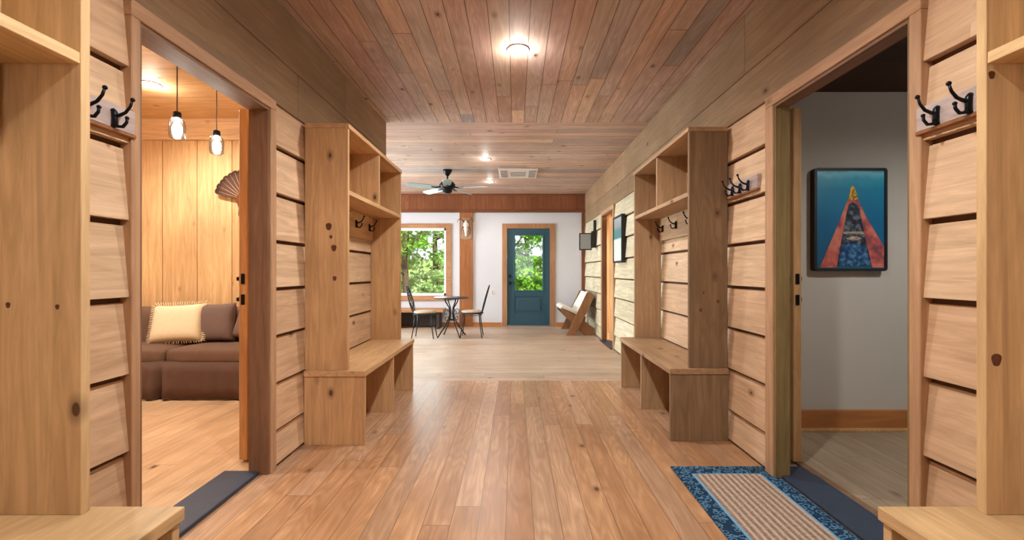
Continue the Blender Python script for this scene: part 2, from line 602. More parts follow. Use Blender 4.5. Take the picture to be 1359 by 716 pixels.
def mat_border():
    N = NT('mat_border_blue')
    tc = N.n('ShaderNodeTexCoord')
    v = N.n('ShaderNodeTexVoronoi')
    v.inputs['Scale'].default_value = 38
    N.l(tc.outputs['Object'], v.inputs['Vector'])
    n2 = N.n('ShaderNodeTexNoise')
    n2.inputs['Scale'].default_value = 45
    N.l(tc.outputs['Object'], n2.inputs['Vector'])
    f = N.math('ADD', v.outputs['Distance'], N.math('MULTIPLY', n2.outputs[0], 0.5))
    col = N.ramp(f, [(0.42, lin(20, 34, 52)), (0.55, lin(38, 74, 104)), (0.68, lin(96, 140, 172)), (0.8, lin(30, 54, 80))])
    N.bsdf(col, 0.9, spec=0.1)
    return N.m


def mat_field():
    N = NT('mat_ribbed_beige')
    tc = N.n('ShaderNodeTexCoord')
    sp = N.n('ShaderNodeSeparateXYZ')
    N.l(tc.outputs['Object'], sp.inputs[0])
    s1 = N.math('SINE', N.math('MULTIPLY', sp.outputs[0], 2 * PI / 0.034))
    ns = N.n('ShaderNodeTexNoise')
    ns.inputs['Scale'].default_value = 70
    N.l(tc.outputs['Object'], ns.inputs['Vector'])
    f = N.math('ADD', N.math('MULTIPLY', s1, 0.28), N.math('MULTIPLY', ns.outputs[0], 0.9))
    col = N.ramp(f, [(0.15, lin(134, 114, 100)), (0.45, lin(172, 150, 134)), (0.75, lin(192, 172, 156))])
    bp = N.n('ShaderNodeBump')
    bp.inputs['Distance'].default_value = 0.004
    N.l(s1, bp.inputs['Height'])
    N.bsdf(col, 0.95, normal=bp.outputs[0], spec=0.1)
    return N.m


M['mat_border'] = mat_border()
M['mat_field'] = mat_field()
M['mat_edge'] = plain('mat_light_blue_line', (112, 156, 188), 0.9)

# ------------------------------------------------------------------ room shell
LW, RW = -1.455, 1.50         # faces of the hall walls
LB, RB = -1.53, 1.545          # backs of the hall walls
CH = 2.81
YE = 4.92                     # end of the left hall wall
YF = 9.43                     # far wall
LO, LOE = 1.674, 2.567        # left doorway
RO, ROE = 1.645, 2.517        # right doorway
DH = 2.11
structure(B().box(LB + 0.02, RB - 0.02, -3.1, 4.76, -0.12, 0).build('floor', M['floor']))
structure(B().box(-5.1, 1.62, 4.76, YF + 0.1, -0.12, 0).build('floor', M['floor_far']))
structure(B().box(-5.1, LB + 0.02, -0.1, 4.76, -0.12, 0).build('floor', M['floor_den']))
structure(B().box(RB - 0.02, 4.6, -0.1, 3.4, -0.12, 0).build('floor', M['floor_guest']))
structure(B().box(1.62, 3.6, 5.6, 8.4, -0.12, 0).build('floor', M['floor_den']))
structure(B().box(LB, RB, -3.1, YE - 0.01, CH, CH + 0.1).build('ceiling', M['ceil_near']))
structure(B().box(-5.1, RB, YE - 0.01, YF + 0.1, CH, CH + 0.1).build('ceiling', M['ceil_far']))
structure(B().box(-5.1, LB, -0.1, YE - 0.01, CH, CH + 0.1).build('ceiling', M['ceil_den']))
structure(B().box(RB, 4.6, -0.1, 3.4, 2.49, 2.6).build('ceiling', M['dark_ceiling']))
structure(B().box(RB, 3.6, 5.6, 8.4, 2.5, 2.6).build('ceiling', M['ceil_den']))
structure(B().box(-5.6, 5.0, -3.6, YF + 0.6, 3.0, 3.15).build('roof_sun_block', M['bark']))  # unseen slab over the house, added to keep the sun out

# hall walls: slab with lap siding and header boards as its children


def lap_profile(face, sgn, z0, z1):
    """sgn=+1: wall on the left, boards stick out towards +x"""
    f = lambda d: face + sgn * d
    return [(f(-0.004), z0 + 0.021), (f(0.034), z0 + 0.021), (f(0.034), z0 + 0.026), (f(0.012), z1), (f(-0.004), z1)]


def siding(parent, face, sgn, y0, y1, ztop=2.17, zlo=0.0, mat='siding'):
    b = B()
    zs = [0.205 + 0.2825 * k for k in range(-1, 8)]
    for z in zs:
        a, c = max(z, zlo), min(z + 0.2825, ztop)
        if c - a < 0.03:
            continue
        b.prism(lap_profile(face, sgn, a, c), 'Y', y0, y1)
    B().box(face - sgn * 0.003, face + sgn * 0.002, y0, y1, 0, ztop).build('gap_shade_sheet', M['gap_shade'], parent)  # dark sheet standing in for the shade between the boards
    return b.build('siding', M[mat], parent)


def header(parent, face, sgn, y0, y1, splits, zs):
    for (za, zb) in zs:
        ys = [y0] + splits.get(za, []) + [y1]
        for a, c in zip(ys[:-1], ys[1:]):
            B().box(face, face + sgn * 0.026, a + 0.0015, c - 0.0015, za + 0.002, zb - 0.002, 0.002, 1).build('header_board', M['header'], parent)


wl = structure(B().box(LB, LW, -3.1, LO, 0, CH).box(LB, LW, LOE, YE, 0, CH).box(LB, LW, LO, LOE, DH, CH).build('wall_left', M['panel_den']))
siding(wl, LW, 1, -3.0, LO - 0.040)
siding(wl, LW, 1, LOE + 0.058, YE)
header(wl, LW, 1, -3.0, YE, {2.17: [-0.6, 2.92], 2.455: [0.4, 3.75]}, [(2.17, 2.455), (2.455, CH)])
wr = structure(B().box(RW, RB, -3.1, RO, 0, CH).box(RW, RB, ROE, 6.66, 0, CH).box(RW, RB, 7.52, YF, 0, CH)
               .box(RW, RB, RO, ROE, DH, CH).box(RW, RB, 6.66, 7.52, DH, CH).build('wall_right', M['grey_wall']))
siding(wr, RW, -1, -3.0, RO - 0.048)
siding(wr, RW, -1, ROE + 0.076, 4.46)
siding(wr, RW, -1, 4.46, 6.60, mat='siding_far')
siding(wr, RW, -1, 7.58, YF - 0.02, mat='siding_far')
header(wr, RW, -1, -3.0, YF - 0.02, {2.17: [0.2, 4.6, 7.9], 2.43: [-0.4, 2.86, 6.0]}, [(2.17, 2.43), (2.43, CH)])
structure(B().box(LW, LB, YE - 0.002, YE + 0.02, 0, CH).build('trim_2', M['casing']))

# rear of the hall, with an unseen window added to let light in
wb_ = structure(B().box(LB, RB, -3.1, -3.0, 0, 0.85).box(LB, RB, -3.1, -3.0, 2.3, CH).box(LB, -0.95, -3.1, -3.0, 0.85, 2.3)
                .box(0.95, RB, -3.1, -3.0, 0.85, 2.3).build('wall_back', M['siding']))
wdw = structure(B().box(-0.95, 0.95, -3.08, -3.02, 0.85, 0.9).box(-0.95, 0.95, -3.08, -3.02, 2.25, 2.3).box(-0.95, -0.9, -3.08, -3.02, 0.9, 2.25)
                .box(0.9, 0.95, -3.08, -3.02, 0.9, 2.25).box(-0.03, 0.03, -3.08, -3.02, 0.9, 2.25).build('added_rear_window', M['far_casing_x']))
B().box(-0.9, 0.9, -3.055, -3.045, 0.9, 2.25).build('pane', M['glass'], wdw)  # glass of the added, unseen rear window

# den shell
structure(B().box(-5.1, LB, 4.80, YE, 0, CH).build('wall_den_back', M['panel_den']))
structure(B().box(-5.2, -5.1, -0.2, YE, 0, CH).build('wall_den_left', M['panel_den']))
structure(B().box(-5.2, LB, -0.2, -0.1, 0, CH).build('wall_den_near', M['panel_den']))
structure(B().box(-5.1, LB, 4.77, 4.80, 2.58, CH, 0.002, 1).build('trim_3', M['trim_den']))
structure(B().box(-5.1, LB, 4.775, 4.80, 0, 0.12).build('baseboard_den', M['baseboard']))
# guest room shell
structure(B().box(RB, 4.6, 3.28, 3.4, 0, 2.49).build('wall_guest_back', M['grey_wall']))
structure(B().box(4.6, 4.7, -0.2, 3.4, 0, 2.6).build('wall_guest_right', M['grey_wall']))
structure(B().box(RB, 4.7, -0.2, -0.1, 0, 2.6).build('wall_guest_near', M['grey_wall']))
structure(B().box(RB, 4.6, 3.255, 3.28, 0.022, 0.15, 0.002, 1).build('baseboard_guest', M['baseboard']))
structure(B().box(RB, 4.6, 3.235, 3.28, 0, 0.022, 0.003, 1).build('trim_4', M['leaf']))
# room behind the third doorway
structure(B().box(3.6, 3.7, 5.5, 8.5, 0, 2.6).build('wall_side_right', M['panel_den']))
structure(B().box(RB, 3.7, 8.4, 8.5, 0, 2.6).build('wall_side_far', M['panel_den']))
structure(B().box(RB, 3.7, 5.5, 5.6, 0, 2.6).build('wall_side_near', M['panel_den']))

# far wall of the living area
WX0, WX1, WZ0, WZ1 = -3.25, -1.47, 0.655, 2.09
DX0, DX1, DZ = -0.18, 0.735, 2.08
fw = structure(B().box(-5.1, WX0, YF, YF + 0.12, 0, CH).box(WX0, WX1, YF, YF + 0.12, 0, WZ0).box(WX0, WX1, YF, YF + 0.12, WZ1, CH)
               .box(WX1, DX0, YF, YF + 0.12, 0, CH).box(DX0, DX1, YF, YF + 0.12, DZ, CH).box(DX1, RB, YF, YF + 0.12, 0, CH).build('wall_far', M['white_wall']))
lw2 = structure(B().box(-5.2, -5.1, YE, YF + 0.1, 0, 0.8).box(-5.2, -5.1, YE, YF + 0.1, 2.4, CH).box(-5.2, -5.1, YE, 5.85, 0.8, 2.4)
                .box(-5.2, -5.1, 8.55, YF + 0.1, 0.8, 2.4).build('wall_living_left', M['white_wall']))
w2 = structure(B().box(-5.18, -5.12, 5.85, 8.55, 0.8, 0.86).box(-5.18, -5.12, 5.85, 8.55, 2.34, 2.4).box(-5.18, -5.12, 5.85, 5.91, 0.86, 2.34)
               .box(-5.18, -5.12, 8.49, 8.55, 0.86, 2.34).box(-5.18, -5.12, 7.17, 7.23, 0.86, 2.34).build('added_side_window', M['far_casing']))
B().box(-5.155, -5.145, 5.9, 8.5, 0.86, 2.34).build('pane', M['glass'], w2)  # unseen side window, added to bring daylight into the living area
# frieze of upright boards over the far wall, with a dark cap strip
structure(B().box(-5.1, RW, YF - 0.04, YF, 2.44, CH).build('trim_5', M['redwood']))
structure(B().box(-5.1, RW, YF - 0.06, YF - 0.04, 2.41, 2.47, 0.003, 1).build('trim_6', M['redwood_x']))
structure(B().box(-5.1, RW, YF - 0.055, YF - 0.04, 2.775, CH).build('trim_7', M['redwood_x']))
structure(B().box(-1.18, -0.90, YF - 0.035, YF, 0.0, 2.42, 0.003, 1).build('trim_8', M['post']))
structure(B().box(1.40, 1.468, YF - 0.03, YF, 0.0, 2.41, 0.003, 1).build('trim_9', M['redwood']))
for i, (a, c) in enumerate([(-5.1, -1.18), (-0.9, -0.30), (0.86, 1.40)]):
    structure(B().box(a, c, YF - 0.02, YF, 0, 0.09, 0.003, 1).build('baseboard_far', M['baseboard']))
# picture window
w1 = structure(B().box(WX0 - 0.11, WX1 + 0.11, YF - 0.025, YF, WZ1, WZ1 + 0.09).box(WX0 - 0.11, WX1 + 0.11, YF - 0.035, YF, WZ0 - 0.10, WZ0)
               .box(WX0 - 0.11, WX0, YF - 0.025, YF, WZ0, WZ1).box(WX1, WX1 + 0.11, YF - 0.025, YF, WZ0, WZ1).build('window_1', M['far_casing_x']))
B().box(WX0, WX1, YF + 0.04, YF + 0.09, WZ0, WZ0 + 0.05).box(WX0, WX1, YF + 0.04, YF + 0.09, WZ1 - 0.05, WZ1).box(WX0, WX0 + 0.05, YF + 0.04, YF + 0.09, WZ0, WZ1) \
   .box(WX1 - 0.05, WX1, YF + 0.04, YF + 0.09, WZ0, WZ1).build('sash', M['white'], w1)
B().box(WX0 + 0.04, WX1 - 0.04, YF + 0.06, YF + 0.068, WZ0 + 0.04, WZ1 - 0.04).build('pane', M['glass'], w1)
# teal entry door with its casing
structure(B().box(DX0 - 0.10, DX0, YF - 0.025, YF, 0, DZ).box(DX1, DX1 + 0.10, YF - 0.025, YF, 0, DZ).box(DX0 - 0.10, DX1 + 0.10, YF - 0.025, YF, DZ, DZ + 0.10).build('trim_10', M['far_casing']))
structure(B().box(DX0, DX1, YF - 0.03, YF + 0.12, 0, 0.028, 0.004, 1).build('trim_11', M['steel']))
gx0, gx1, gz0, gz1 = -0.02, 0.59, 0.755, 1.945
db = B()
d0, d1 = YF + 0.015, YF + 0.06
db.box(DX0 + 0.004, gx0, d0, d1, 0.03, DZ - 0.006).box(gx1, DX1 - 0.004, d0, d1, 0.03, DZ - 0.006)
db.box(gx0, gx1, d0, d1, gz1, DZ - 0.006).box(gx0, gx1, d0, d1, 0.64, gz0).box(gx0, gx1, d0, d1, 0.03, 0.28)
db.box(gx0, gx1, d0 + 0.014, d1, 0.28, 0.64)
door4 = structure(db.build('door_4', M['teal'], bevel=0.003))
B().box(gx0 + 0.05, gx1 - 0.05, d0 + 0.002, d0 + 0.02, 0.33, 0.59, 0.010, 2).build('raised_panel', M['teal'], door4)
gf = B()
for (a, c, e, f) in ((gx0 - 0.02, gx1 + 0.02, gz0 - 0.02, gz0 + 0.015), (gx0 - 0.02, gx1 + 0.02, gz1 - 0.015, gz1 + 0.02), (gx0 - 0.02, gx0 + 0.015, gz0, gz1), (gx1 - 0.015, gx1 + 0.02, gz0, gz1)):
    gf.box(a, c, d0 - 0.01, d0 + 0.005, e, f, 0.004, 1)
gf.build('glazing_bead', M['teal'], door4)
B().box(gx0, gx1, d0 + 0.02, d0 + 0.028, gz0, gz1).build('pane', M['glass'], door4)
hx = DX0 + 0.065
kb = B().ball((hx, d0 - 0.045, 0.93), 0.03)
kb.tube([(hx, d0, 0.93), (hx, d0 - 0.035, 0.93)], 0.012)
kb.tube([(hx, d0, 0.93), (hx, d0 - 0.008, 0.93)], 0.034, 16)
kb.build('door_knob', M['black'], door4)
B().tube([(hx, d0, 1.07), (hx, d0 - 0.02, 1.07)], 0.032, 16).box(hx - 0.006, hx + 0.006, d0 - 0.035, d0 - 0.02, 1.05, 1.09).build('deadbolt', M['black'], door4)

# ------------------------------------------------------------------ doorways of the hall


def doorway(face, sgn, back, y0, y1, cw0, cw1, n, jm, jy):
    """casing + jamb lining, sgn=+1 for the left wall"""
    out = face + sgn * 0.045
    structure(B().box(face, out, y0 - cw0, y0, 0, DH, 0.003, 1).build('trim_%d' % n, M['casing']))
    structure(B().box(face, out, y1, y1 + cw1, 0, DH, 0.003, 1).build('trim_%d' % (n + 1), M['casing']))
    structure(B().box(face, out, y0 - cw0, y1 + cw1, DH, DH + 0.062, 0.003, 1).build('trim_%d' % (n + 2), M['casing_y']))
    t = 0.016
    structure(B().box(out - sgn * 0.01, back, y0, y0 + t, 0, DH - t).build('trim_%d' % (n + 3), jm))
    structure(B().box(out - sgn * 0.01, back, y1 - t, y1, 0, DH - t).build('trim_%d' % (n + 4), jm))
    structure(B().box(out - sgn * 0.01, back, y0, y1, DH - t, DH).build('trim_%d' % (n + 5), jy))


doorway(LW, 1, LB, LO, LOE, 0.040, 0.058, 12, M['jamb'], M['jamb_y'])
doorway(RW, -1, RB, RO, ROE, 0.048, 0.076, 18, M['jamb_olive'], M['jamb_y'])
doorway(RW, -1, RB, 6.66, 7.52, 0.06, 0.06, 24, M['jamb'], M['jamb_y'])
structure(B().box(-1.47, -1.68, LO, LOE, 0.0, 0.020, 0.005, 2).build('trim_30', M['threshold']))
structure(B().box(RB - 0.08, 1.70, ROE, ROE + 0.12, 0.0, 0.012).build('trim_34', M['threshold']))
structure(B().box(1.50, 1.70, RO, ROE, 0.0, 0.020, 0.005, 2).build('trim_31', M['threshold']))
structure(B().box(1.70, 1.75, RO, ROE + 0.3, 0.0, 0.012, 0.003, 1).build('trim_32', M['jamb']))
structure(B().box(1.42, 1.66, 6.66, 7.52, 0.0, 0.016, 0.004, 1).build('trim_33', M['threshold']))


def sliding_leaf(name, x0, x1, ya, yb, sgn):
    leaf = structure(B().box(x0, x1, ya, yb, 0.015, 2.16, 0.003, 1).build(name, M['leaf']))
    xm = (x0 + x1) / 2
    for z, nm in ((1.122, 'deadbolt'), (0.995, 'latch')):
        b = B().box(xm - 0.012, xm + 0.012, ya - 0.004, ya, z - 0.032, z + 0.032, 0.002, 1)
        b.tube([(x0 - 0.002, ya + 0.055, z), (x0 - 0.022, ya + 0.055, z)], 0.025, 14)
        b.tube([(x1 + 0.002, ya + 0.055, z), (x1 + 0.022, ya + 0.055, z)], 0.025, 14)
        b.box(min(x0, x1) - 0.03, min(x0, x1) - 0.004, ya + 0.02, ya + 0.05, z - 0.012, z + 0.012, 0.003, 1)
        b.build(nm, M['black'], leaf)
    return leaf


# leaves slid back along the room side of each wall, only the leading edge in the doorway
lf = sliding_leaf('door_1', -1.692, -1.642, 2.72, 3.66, 1)
rf = sliding_leaf('door_2', 1.682, 1.732, 2.69, 3.23, -1)
# hinged door of the third doorway, ajar into the side room
ld = B().box(-0.022, 0.022, -0.80, 0.0, 0.015, 2.08, 0.003, 1)
bmesh.ops.rotate(ld.bm, cent=Vector((0, 0, 0)), matrix=Matrix.Rotation(math.radians(14), 3, 'Z'), verts=ld.bm.verts)
bmesh.ops.translate(ld.bm, vec=Vector((1.60, 7.49, 0)), verts=ld.bm.verts)
d3 = structure(ld.build('door_3', M['leaf']))
hb = B()
for z in (0.99, 1.13):
    hb.tube([(1.745, 6.80, z), (1.695, 6.785, z)], 0.028, 14)
hb.build('door_handle', M['black'], d3)

# ------------------------------------------------------------------ coat hooks


def hook_shape(x, y, z, s, k=1.0):
    """double coat hook on a wall whose normal points along s*X"""
    b = B()
    P = lambda d, u, v=0: (x + s * d * k, y + v * k, z + u * k)
    b.tube([P(0.001, 0.028), P(0.008, 0.022), P(0.010, -0.026), P(0.002, -0.034)], 0.0095 * k, 8)
    b.tube([P(0.006, 0.004), P(0.028, 0.008), P(0.050, 0.018), P(0.068, 0.040), P(0.076, 0.064)], 0.0075 * k, 8, r1=0.0045 * k)
    b.ball(P(0.077, 0.066), 0.0085 * k)
    b.tube([P(0.006, -0.014), P(0.020, -0.034), P(0.040, -0.036), P(0.054, -0.020), P(0.056, -0.004)], 0.0072 * k, 8, r1=0.005 * k)
    b.ball(P(0.056, -0.003), 0.0075 * k)
    return b


def coat_rack(name, xw, s, y0, y1, ys, label):
    """xw = face of the siding the rack screws to"""
    t = thing(name, (xw, (y0 + y1) / 2, 1.66), label, 'coat rack')
    B().box(xw - s * 0.012, xw + s * 0.020, y0, y1, 1.668, 1.755, 0.003, 1).build('rail', M['rail'], t)
    B().box(xw - s * 0.012, xw + s * 0.024, y0, y1, 1.656, 1.668, 0.002, 1).build('rail_lip', M['rail_brown'], t)
    for y in ys:
        hook_shape(xw + s * 0.020, y, 1.704, s, 0.92).build('hook', M['black'], t)
    return t


coat_rack('coat_rack', LW + 0.030, 1, 1.262, 1.645, [1.55, 1.445, 1.33], 'black hooks on a pale rail beside the left doorway, next to the near cubby')
coat_rack('coat_rack', RW - 0.030, -1, 1.262, 1.61, [1.525, 1.415, 1.31], 'black hooks on a pale rail left of the near right cubby')
coat_rack('coat_rack', RW - 0.030, -1, 2.665, 3.05, [2.76, 2.86, 2.96], 'short rack of thin black hooks between right doorway and far right cubby')

# ------------------------------------------------------------------ cubby benches


def cubby(s, wall, tower, seat, y0, y1, mats, label, fdz=0.0, knots=()):
    """s=-1 left wall, +1 right wall; all distances from the hall axis"""
    t = thing('cubby_bench', (s * (wall + tower) / 2, (y0 + y1) / 2, 0), label, 'bench', 'built-in cubby benches along the hall')
    w = wall - 0.034
    T = 0.027
    mX, mY, mZ = mats['X'], mats['Y'], mats['Z']
    zs = 0.50
    ym = (y0 + y1) / 2
    for ya in (y0, y1 - T):
        b = B().box(s * tower, s * w, ya, ya + T, zs, 2.135, 0.0015, 1)
        if (ya > y0) == bool(fdz):
            for kx, kz, kr in knots:
                b.prism([(kx + kr * (0.8 + 0.12 * math.sin(3 * a)) * math.cos(a), kz + kr * (1.15 + 0.15 * math.cos(2 * a)) * math.sin(a)) for a in [2 * PI * i / 18 for i in range(18)]], 'Y', ya - 0.0005, ya + 0.003, mi=1)
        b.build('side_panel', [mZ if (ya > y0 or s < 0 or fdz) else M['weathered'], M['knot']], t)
    B().box(s * (tower - 0.008), s * w, y0 - 0.006, y1 + 0.006, 2.135, 2.165, 0.002, 1).build('top_board', mY, t)
    B().box(s * (tower + 0.002), s * w, y0 + T, y1 - T, 1.69 + fdz, 1.722 + fdz, 0.002, 1).build('shelf', mY, t)
    B().box(s * (tower + 0.002), s * w, ym - T / 2, ym + T / 2, 1.722 + fdz, 2.135, 0.0015, 1).build('divider', mZ, t)
    B().box(s * (w - 0.012), s * w, y0 + T, y1 - T, 1.722 + fdz, 2.135).build('back_panel', mY, t)
    r = B().box(s * (w - 0.03), s * w, y0 + T, y1 - T - 0.03, 1.47 + fdz, 1.69 + fdz, 0.003, 1).build('hook_rail', mY, t)
    n = 4
    for i in range(n if not fdz else 3):
        y = y0 + 0.18 + (y1 - y0 - 0.36) * i / (n - 1)
        hook_shape(s * (w - 0.03), y, 1.585, -s, 0.95).build('hook', M['black'], r)
    B().box(s * seat, s * w, y0 - 0.02, y1 + 0.02, zs - 0.038, zs, 0.003, 2).build('seat', mY, t)
    for k, ya in enumerate((y0 - 0.01, ym - T / 2, y1 + 0.01 - T)):
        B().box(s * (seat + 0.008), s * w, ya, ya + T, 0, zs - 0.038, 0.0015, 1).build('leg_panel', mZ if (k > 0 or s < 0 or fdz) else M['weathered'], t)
    return t


cubby(-1, 1.455, 1.13, 1.005, 3.0, 4.40, M['cub'], 'tan wooden cubby bench by the left wall, beyond the left doorway', 0.0, [(-1.26, 1.47, 0.024), (-1.225, 1.325, 0.022), (-1.245, 1.40, 0.012), (-1.22, 1.12, 0.016)])
cubby(1, 1.50, 1.20, 1.06, 3.07, 4.50, M['cubd'], 'browner wooden cubby bench by the right wall, beyond the right doorway', 0.0, [(1.40, 0.96, 0.012), (1.28, 0.90, 0.012), (1.30, 1.02, 0.008)])
cubby(-1, 1.455, 1.19, 0.94, -0.20, 1.245, M['near'], 'pale wooden cubby bench cut off by the left edge of the photo', 0.045, [(-1.39, 1.075, 0.008), (-1.255, 1.07, 0.007)])
cubby(1, 1.50, 1.29, 1.03, -0.20, 1.245, M['near'], 'pale wooden cubby bench cut off by the right edge of the photo', 0.045, [(1.318, 0.925, 0.017), (1.305, 1.705, 0.011)])

# ------------------------------------------------------------------ door mat
mt = thing('door_mat', (1.21, 2.1, 0), 'blue-bordered beige ribbed mat in front of the right doorway', 'mat')
mx0, mx1, my0, my1 = 0.925, 1.492, 1.55, 2.65
B().box(mx0, mx1, my0, my1, 0.0, 0.008, 0.002, 1).build('border', M['mat_border'], mt)
B().box(mx0 + 0.085, mx1 - 0.085, my0 + 0.10, my1 - 0.10, 0.008, 0.0095).build('border_line', M['mat_edge'], mt)
B().box(mx0 + 0.10, mx1 - 0.10, my0 + 0.115, my1 - 0.115, 0.008, 0.013, 0.001, 1).build('ribbed_field', M['mat_field'], mt)

# ------------------------------------------------------------------ ceiling lights


def downlight(x, y, label, power=DOWN_P, zc=CH, color=WARM, glow=0.28):
    t = thing('recessed_downlight', (x, y, zc), label, 'ceiling light', 'recessed ceiling downlights')
    B().lathe([(0.062, zc - 0.001), (0.082, zc - 0.001), (0.084, zc - 0.006), (0.064, zc - 0.010), (0.060, zc - 0.004)], x, y, 32, cap=False).build('trim_ring', M['white'], t)
    B().lathe([(0.061, zc - 0.003), (0.045, zc - 0.011), (0.0, zc - 0.016)], x, y, 24, cap=False).build('lens', M['lens'], t)
    o = lamp('downlight_lamp', 'SPOT', (x, y, zc - 0.05), power * 4, color, (0, 0, 0), spot_size=math.radians(165), spot_blend=0.7, shadow_soft_size=0.05)
    o2 = lamp('downlight_glow_lamp', 'POINT', (x, y, zc - 0.09), power * glow, color, (0, 0, 0), shadow_soft_size=0.05)
    return t


downlight(0.02, 3.29, 'bright round recessed light in the ceiling nearest the viewer')
downlight(-0.44, 6.5, 'small recessed light in the far ceiling, left of the white vent', 16, glow=0.12)
downlight(-0.47, 8.15, 'smallest recessed light, farthest one near the ceiling fan tips', 14, glow=0.12)
downlight(0.02, 1.1, 'recessed light in the hall ceiling just ahead of the viewer, above the frame', 34)
downlight(0.02, -2.0, 'added recessed light in the hall ceiling behind the viewer, unseen', 16)  # unseen lamp, added to light the hall from behind
downlight(-3.9, 2.2, 'added recessed light in the den ceiling, out of sight', DEN_P * 0.8, color=AMBER)  # added to brighten the den, like the lamp on the next line
downlight(-3.2, 3.9, 'added recessed light in the den ceiling above the sofa', DEN_P * 0.5, color=AMBER)
downlight(2.9, 1.9, 'added unseen recessed light in the dark guest room ceiling', GUEST_P, 2.49)  # unseen dim lamp, added to lift the guest room
downlight(2.5, 7.0, 'recessed light in the side room ceiling', SIDE_P, 2.5, color=AMBER)

# air cassette in the far ceiling
v = thing('ceiling_vent', (0.045, 7.35, CH), 'white rectangular air vent with flared ends in the far ceiling', 'vent')
B().box(-0.27, 0.36, 7.04, 7.70, CH - 0.03, CH, 0.008, 2).build('panel', M['white'], v)
for a, c in ((-0.24, -0.13), (0.22, 0.33)):
    for k in range(5):
        B().box(a, c, 7.12 + k * 0.11, 7.17 + k * 0.11, CH - 0.036, CH - 0.029).build('louvre', M['white_shade'], v)
for k in range(3):
    B().box(-0.08, 0.17, 7.22 + k * 0.12, 7.26 + k * 0.12, CH - 0.036, CH - 0.029).build('louvre', M['white_shade'], v)

# ceiling fan
fx, fy = -1.1, 7.2
fan = thing('ceiling_fan', (fx, fy, CH), 'dark ceiling fan with five pale blades hanging in the far room', 'fan')
B().lathe([(0.075, CH), (0.072, CH - 0.03), (0.03, CH - 0.09), (0.02, CH - 0.10)], fx, fy, 24).build('canopy', M['black'], fan)
B().tube([(fx, fy, CH - 0.09), (fx, fy, CH - 0.20)], 0.014, 12).build('downrod', M['black'], fan)
B().lathe([(0.03, CH - 0.18), (0.10, CH - 0.20), (0.13, CH - 0.235), (0.13, CH - 0.285), (0.08, CH - 0.32), (0.075, CH - 0.36), (0.03, CH - 0.385)], fx, fy, 28).build('motor_housing', M['black'], fan)
for k in range(5):
    a = math.radians(-10 + 72 * k)
    b = B()
    pr = [(0.20, -0.05), (0.32, -0.068), (0.62, -0.07), (0.66, -0.045), (0.67, 0), (0.66, 0.045), (0.62, 0.07), (0.32, 0.068), (0.20, 0.05)]
    b.prism(pr, 'Z', -0.004, 0.004)
    bmesh.ops.rotate(b.bm, cent=Vector((0, 0, 0)), matrix=Matrix.Rotation(math.radians(13), 3, 'X'), verts=b.bm.verts)
    bmesh.ops.rotate(b.bm, cent=Vector((0, 0, 0)), matrix=Matrix.Rotation(a, 3, 'Z'), verts=b.bm.verts)
    bmesh.ops.translate(b.bm, vec=Vector((fx, fy, CH - 0.29)), verts=b.bm.verts)
    bl = b.build('blade', M['blade'], fan)
    ca, sa = math.cos(a), math.sin(a)
    B().tube([(fx + 0.11 * ca, fy + 0.11 * sa, CH - 0.28), (fx + 0.19 * ca, fy + 0.19 * sa, CH - 0.296), (fx + 0.27 * ca, fy + 0.27 * sa, CH - 0.290)], 0.012, 8).build('blade_arm', M['black'], bl)

# ------------------------------------------------------------------ den: pendants, trophy, sofa


def pendant(x, y, z, label):
    t = thing('pendant_light', (x, y, CH), label, 'pendant light', 'glass jar pendants in the den')
    B().lathe([(0.05, CH), (0.05, CH - 0.015), (0.012, CH - 0.03)], x, y, 20).build('canopy', M['black'], t)
    B().tube([(x, y, CH - 0.02), (x, y, z + 0.09)], 0.0035, 8).build('cord', M['cord'], t)
    B().lathe([(0.008, z + 0.105), (0.022, z + 0.098), (0.024, z + 0.066), (0.020, z + 0.060)], x, y, 20).build('socket', M['black'], t)
    B().lathe([(0.022, z + 0.066), (0.040, z + 0.045), (0.045, z + 0.020), (0.045, z - 0.050), (0.040, z - 0.066), (0.02, z - 0.070), (0.001, z - 0.070)], x, y, 28, cap=False).build('glass_jar', M['jar'], t)
    B().lathe([(0.010, z + 0.060), (0.013, z + 0.035), (0.026, z + 0.005), (0.028, z - 0.012), (0.020, z - 0.030), (0.002, z - 0.037)], x, y, 20).build('bulb', M['bulb'], t)
    lamp('pendant_lamp', 'POINT', (x, y, z - 0.055), PEND_P, AMBER, shadow_soft_size=0.04)
    return t


pendant(-2.13, 2.80, 2.07, 'nearer glass jar pendant light, hanging higher in the left doorway view')
pendant(-2.13, 3.17, 2.07, 'farther glass jar pendant light, seen lower beside the feather fan')

px, pz, py = -2.89, 1.93, 4.80
tt = thing('turkey_tail_mount', (px, py, pz), 'fanned brown turkey tail mounted on the den wall, half behind the jamb', 'wall trophy')
for k in range(15):
    a = math.radians(18 + 144 * k / 14)
    b = B()
    L = 0.335
    pr = [(0.02, -0.006), (0.16, -0.020), (0.30, -0.034), (L - 0.008, -0.026), (L, 0), (L - 0.008, 0.026), (0.30, 0.034), (0.16, 0.020), (0.02, 0.006)]
    q = [(px + u * math.cos(a) - w * math.sin(a), pz + u * math.sin(a) + w * math.cos(a)) for u, w in pr]
    yo = py - 0.035 - 0.006 * (k % 2) - 0.02 * abs(math.cos(a))
    b.prism(q, 'Y', yo, yo + 0.004)
    qs = [(px + u * math.cos(a), yo - 0.001, pz + u * math.sin(a)) for u in (0.03, 0.31)]
    fo = b.build('feather', M['feather'], tt)
    B().tube(qs, 0.0045, 6, r1=0.0015).build('quill', M['quill'], fo)
B().lathe([(0.0, 0), (0.06, 0.0), (0.075, 0.012), (0.07, 0.03), (0, 0.035)], 0, 0, 24, cap=False)
pq = B()
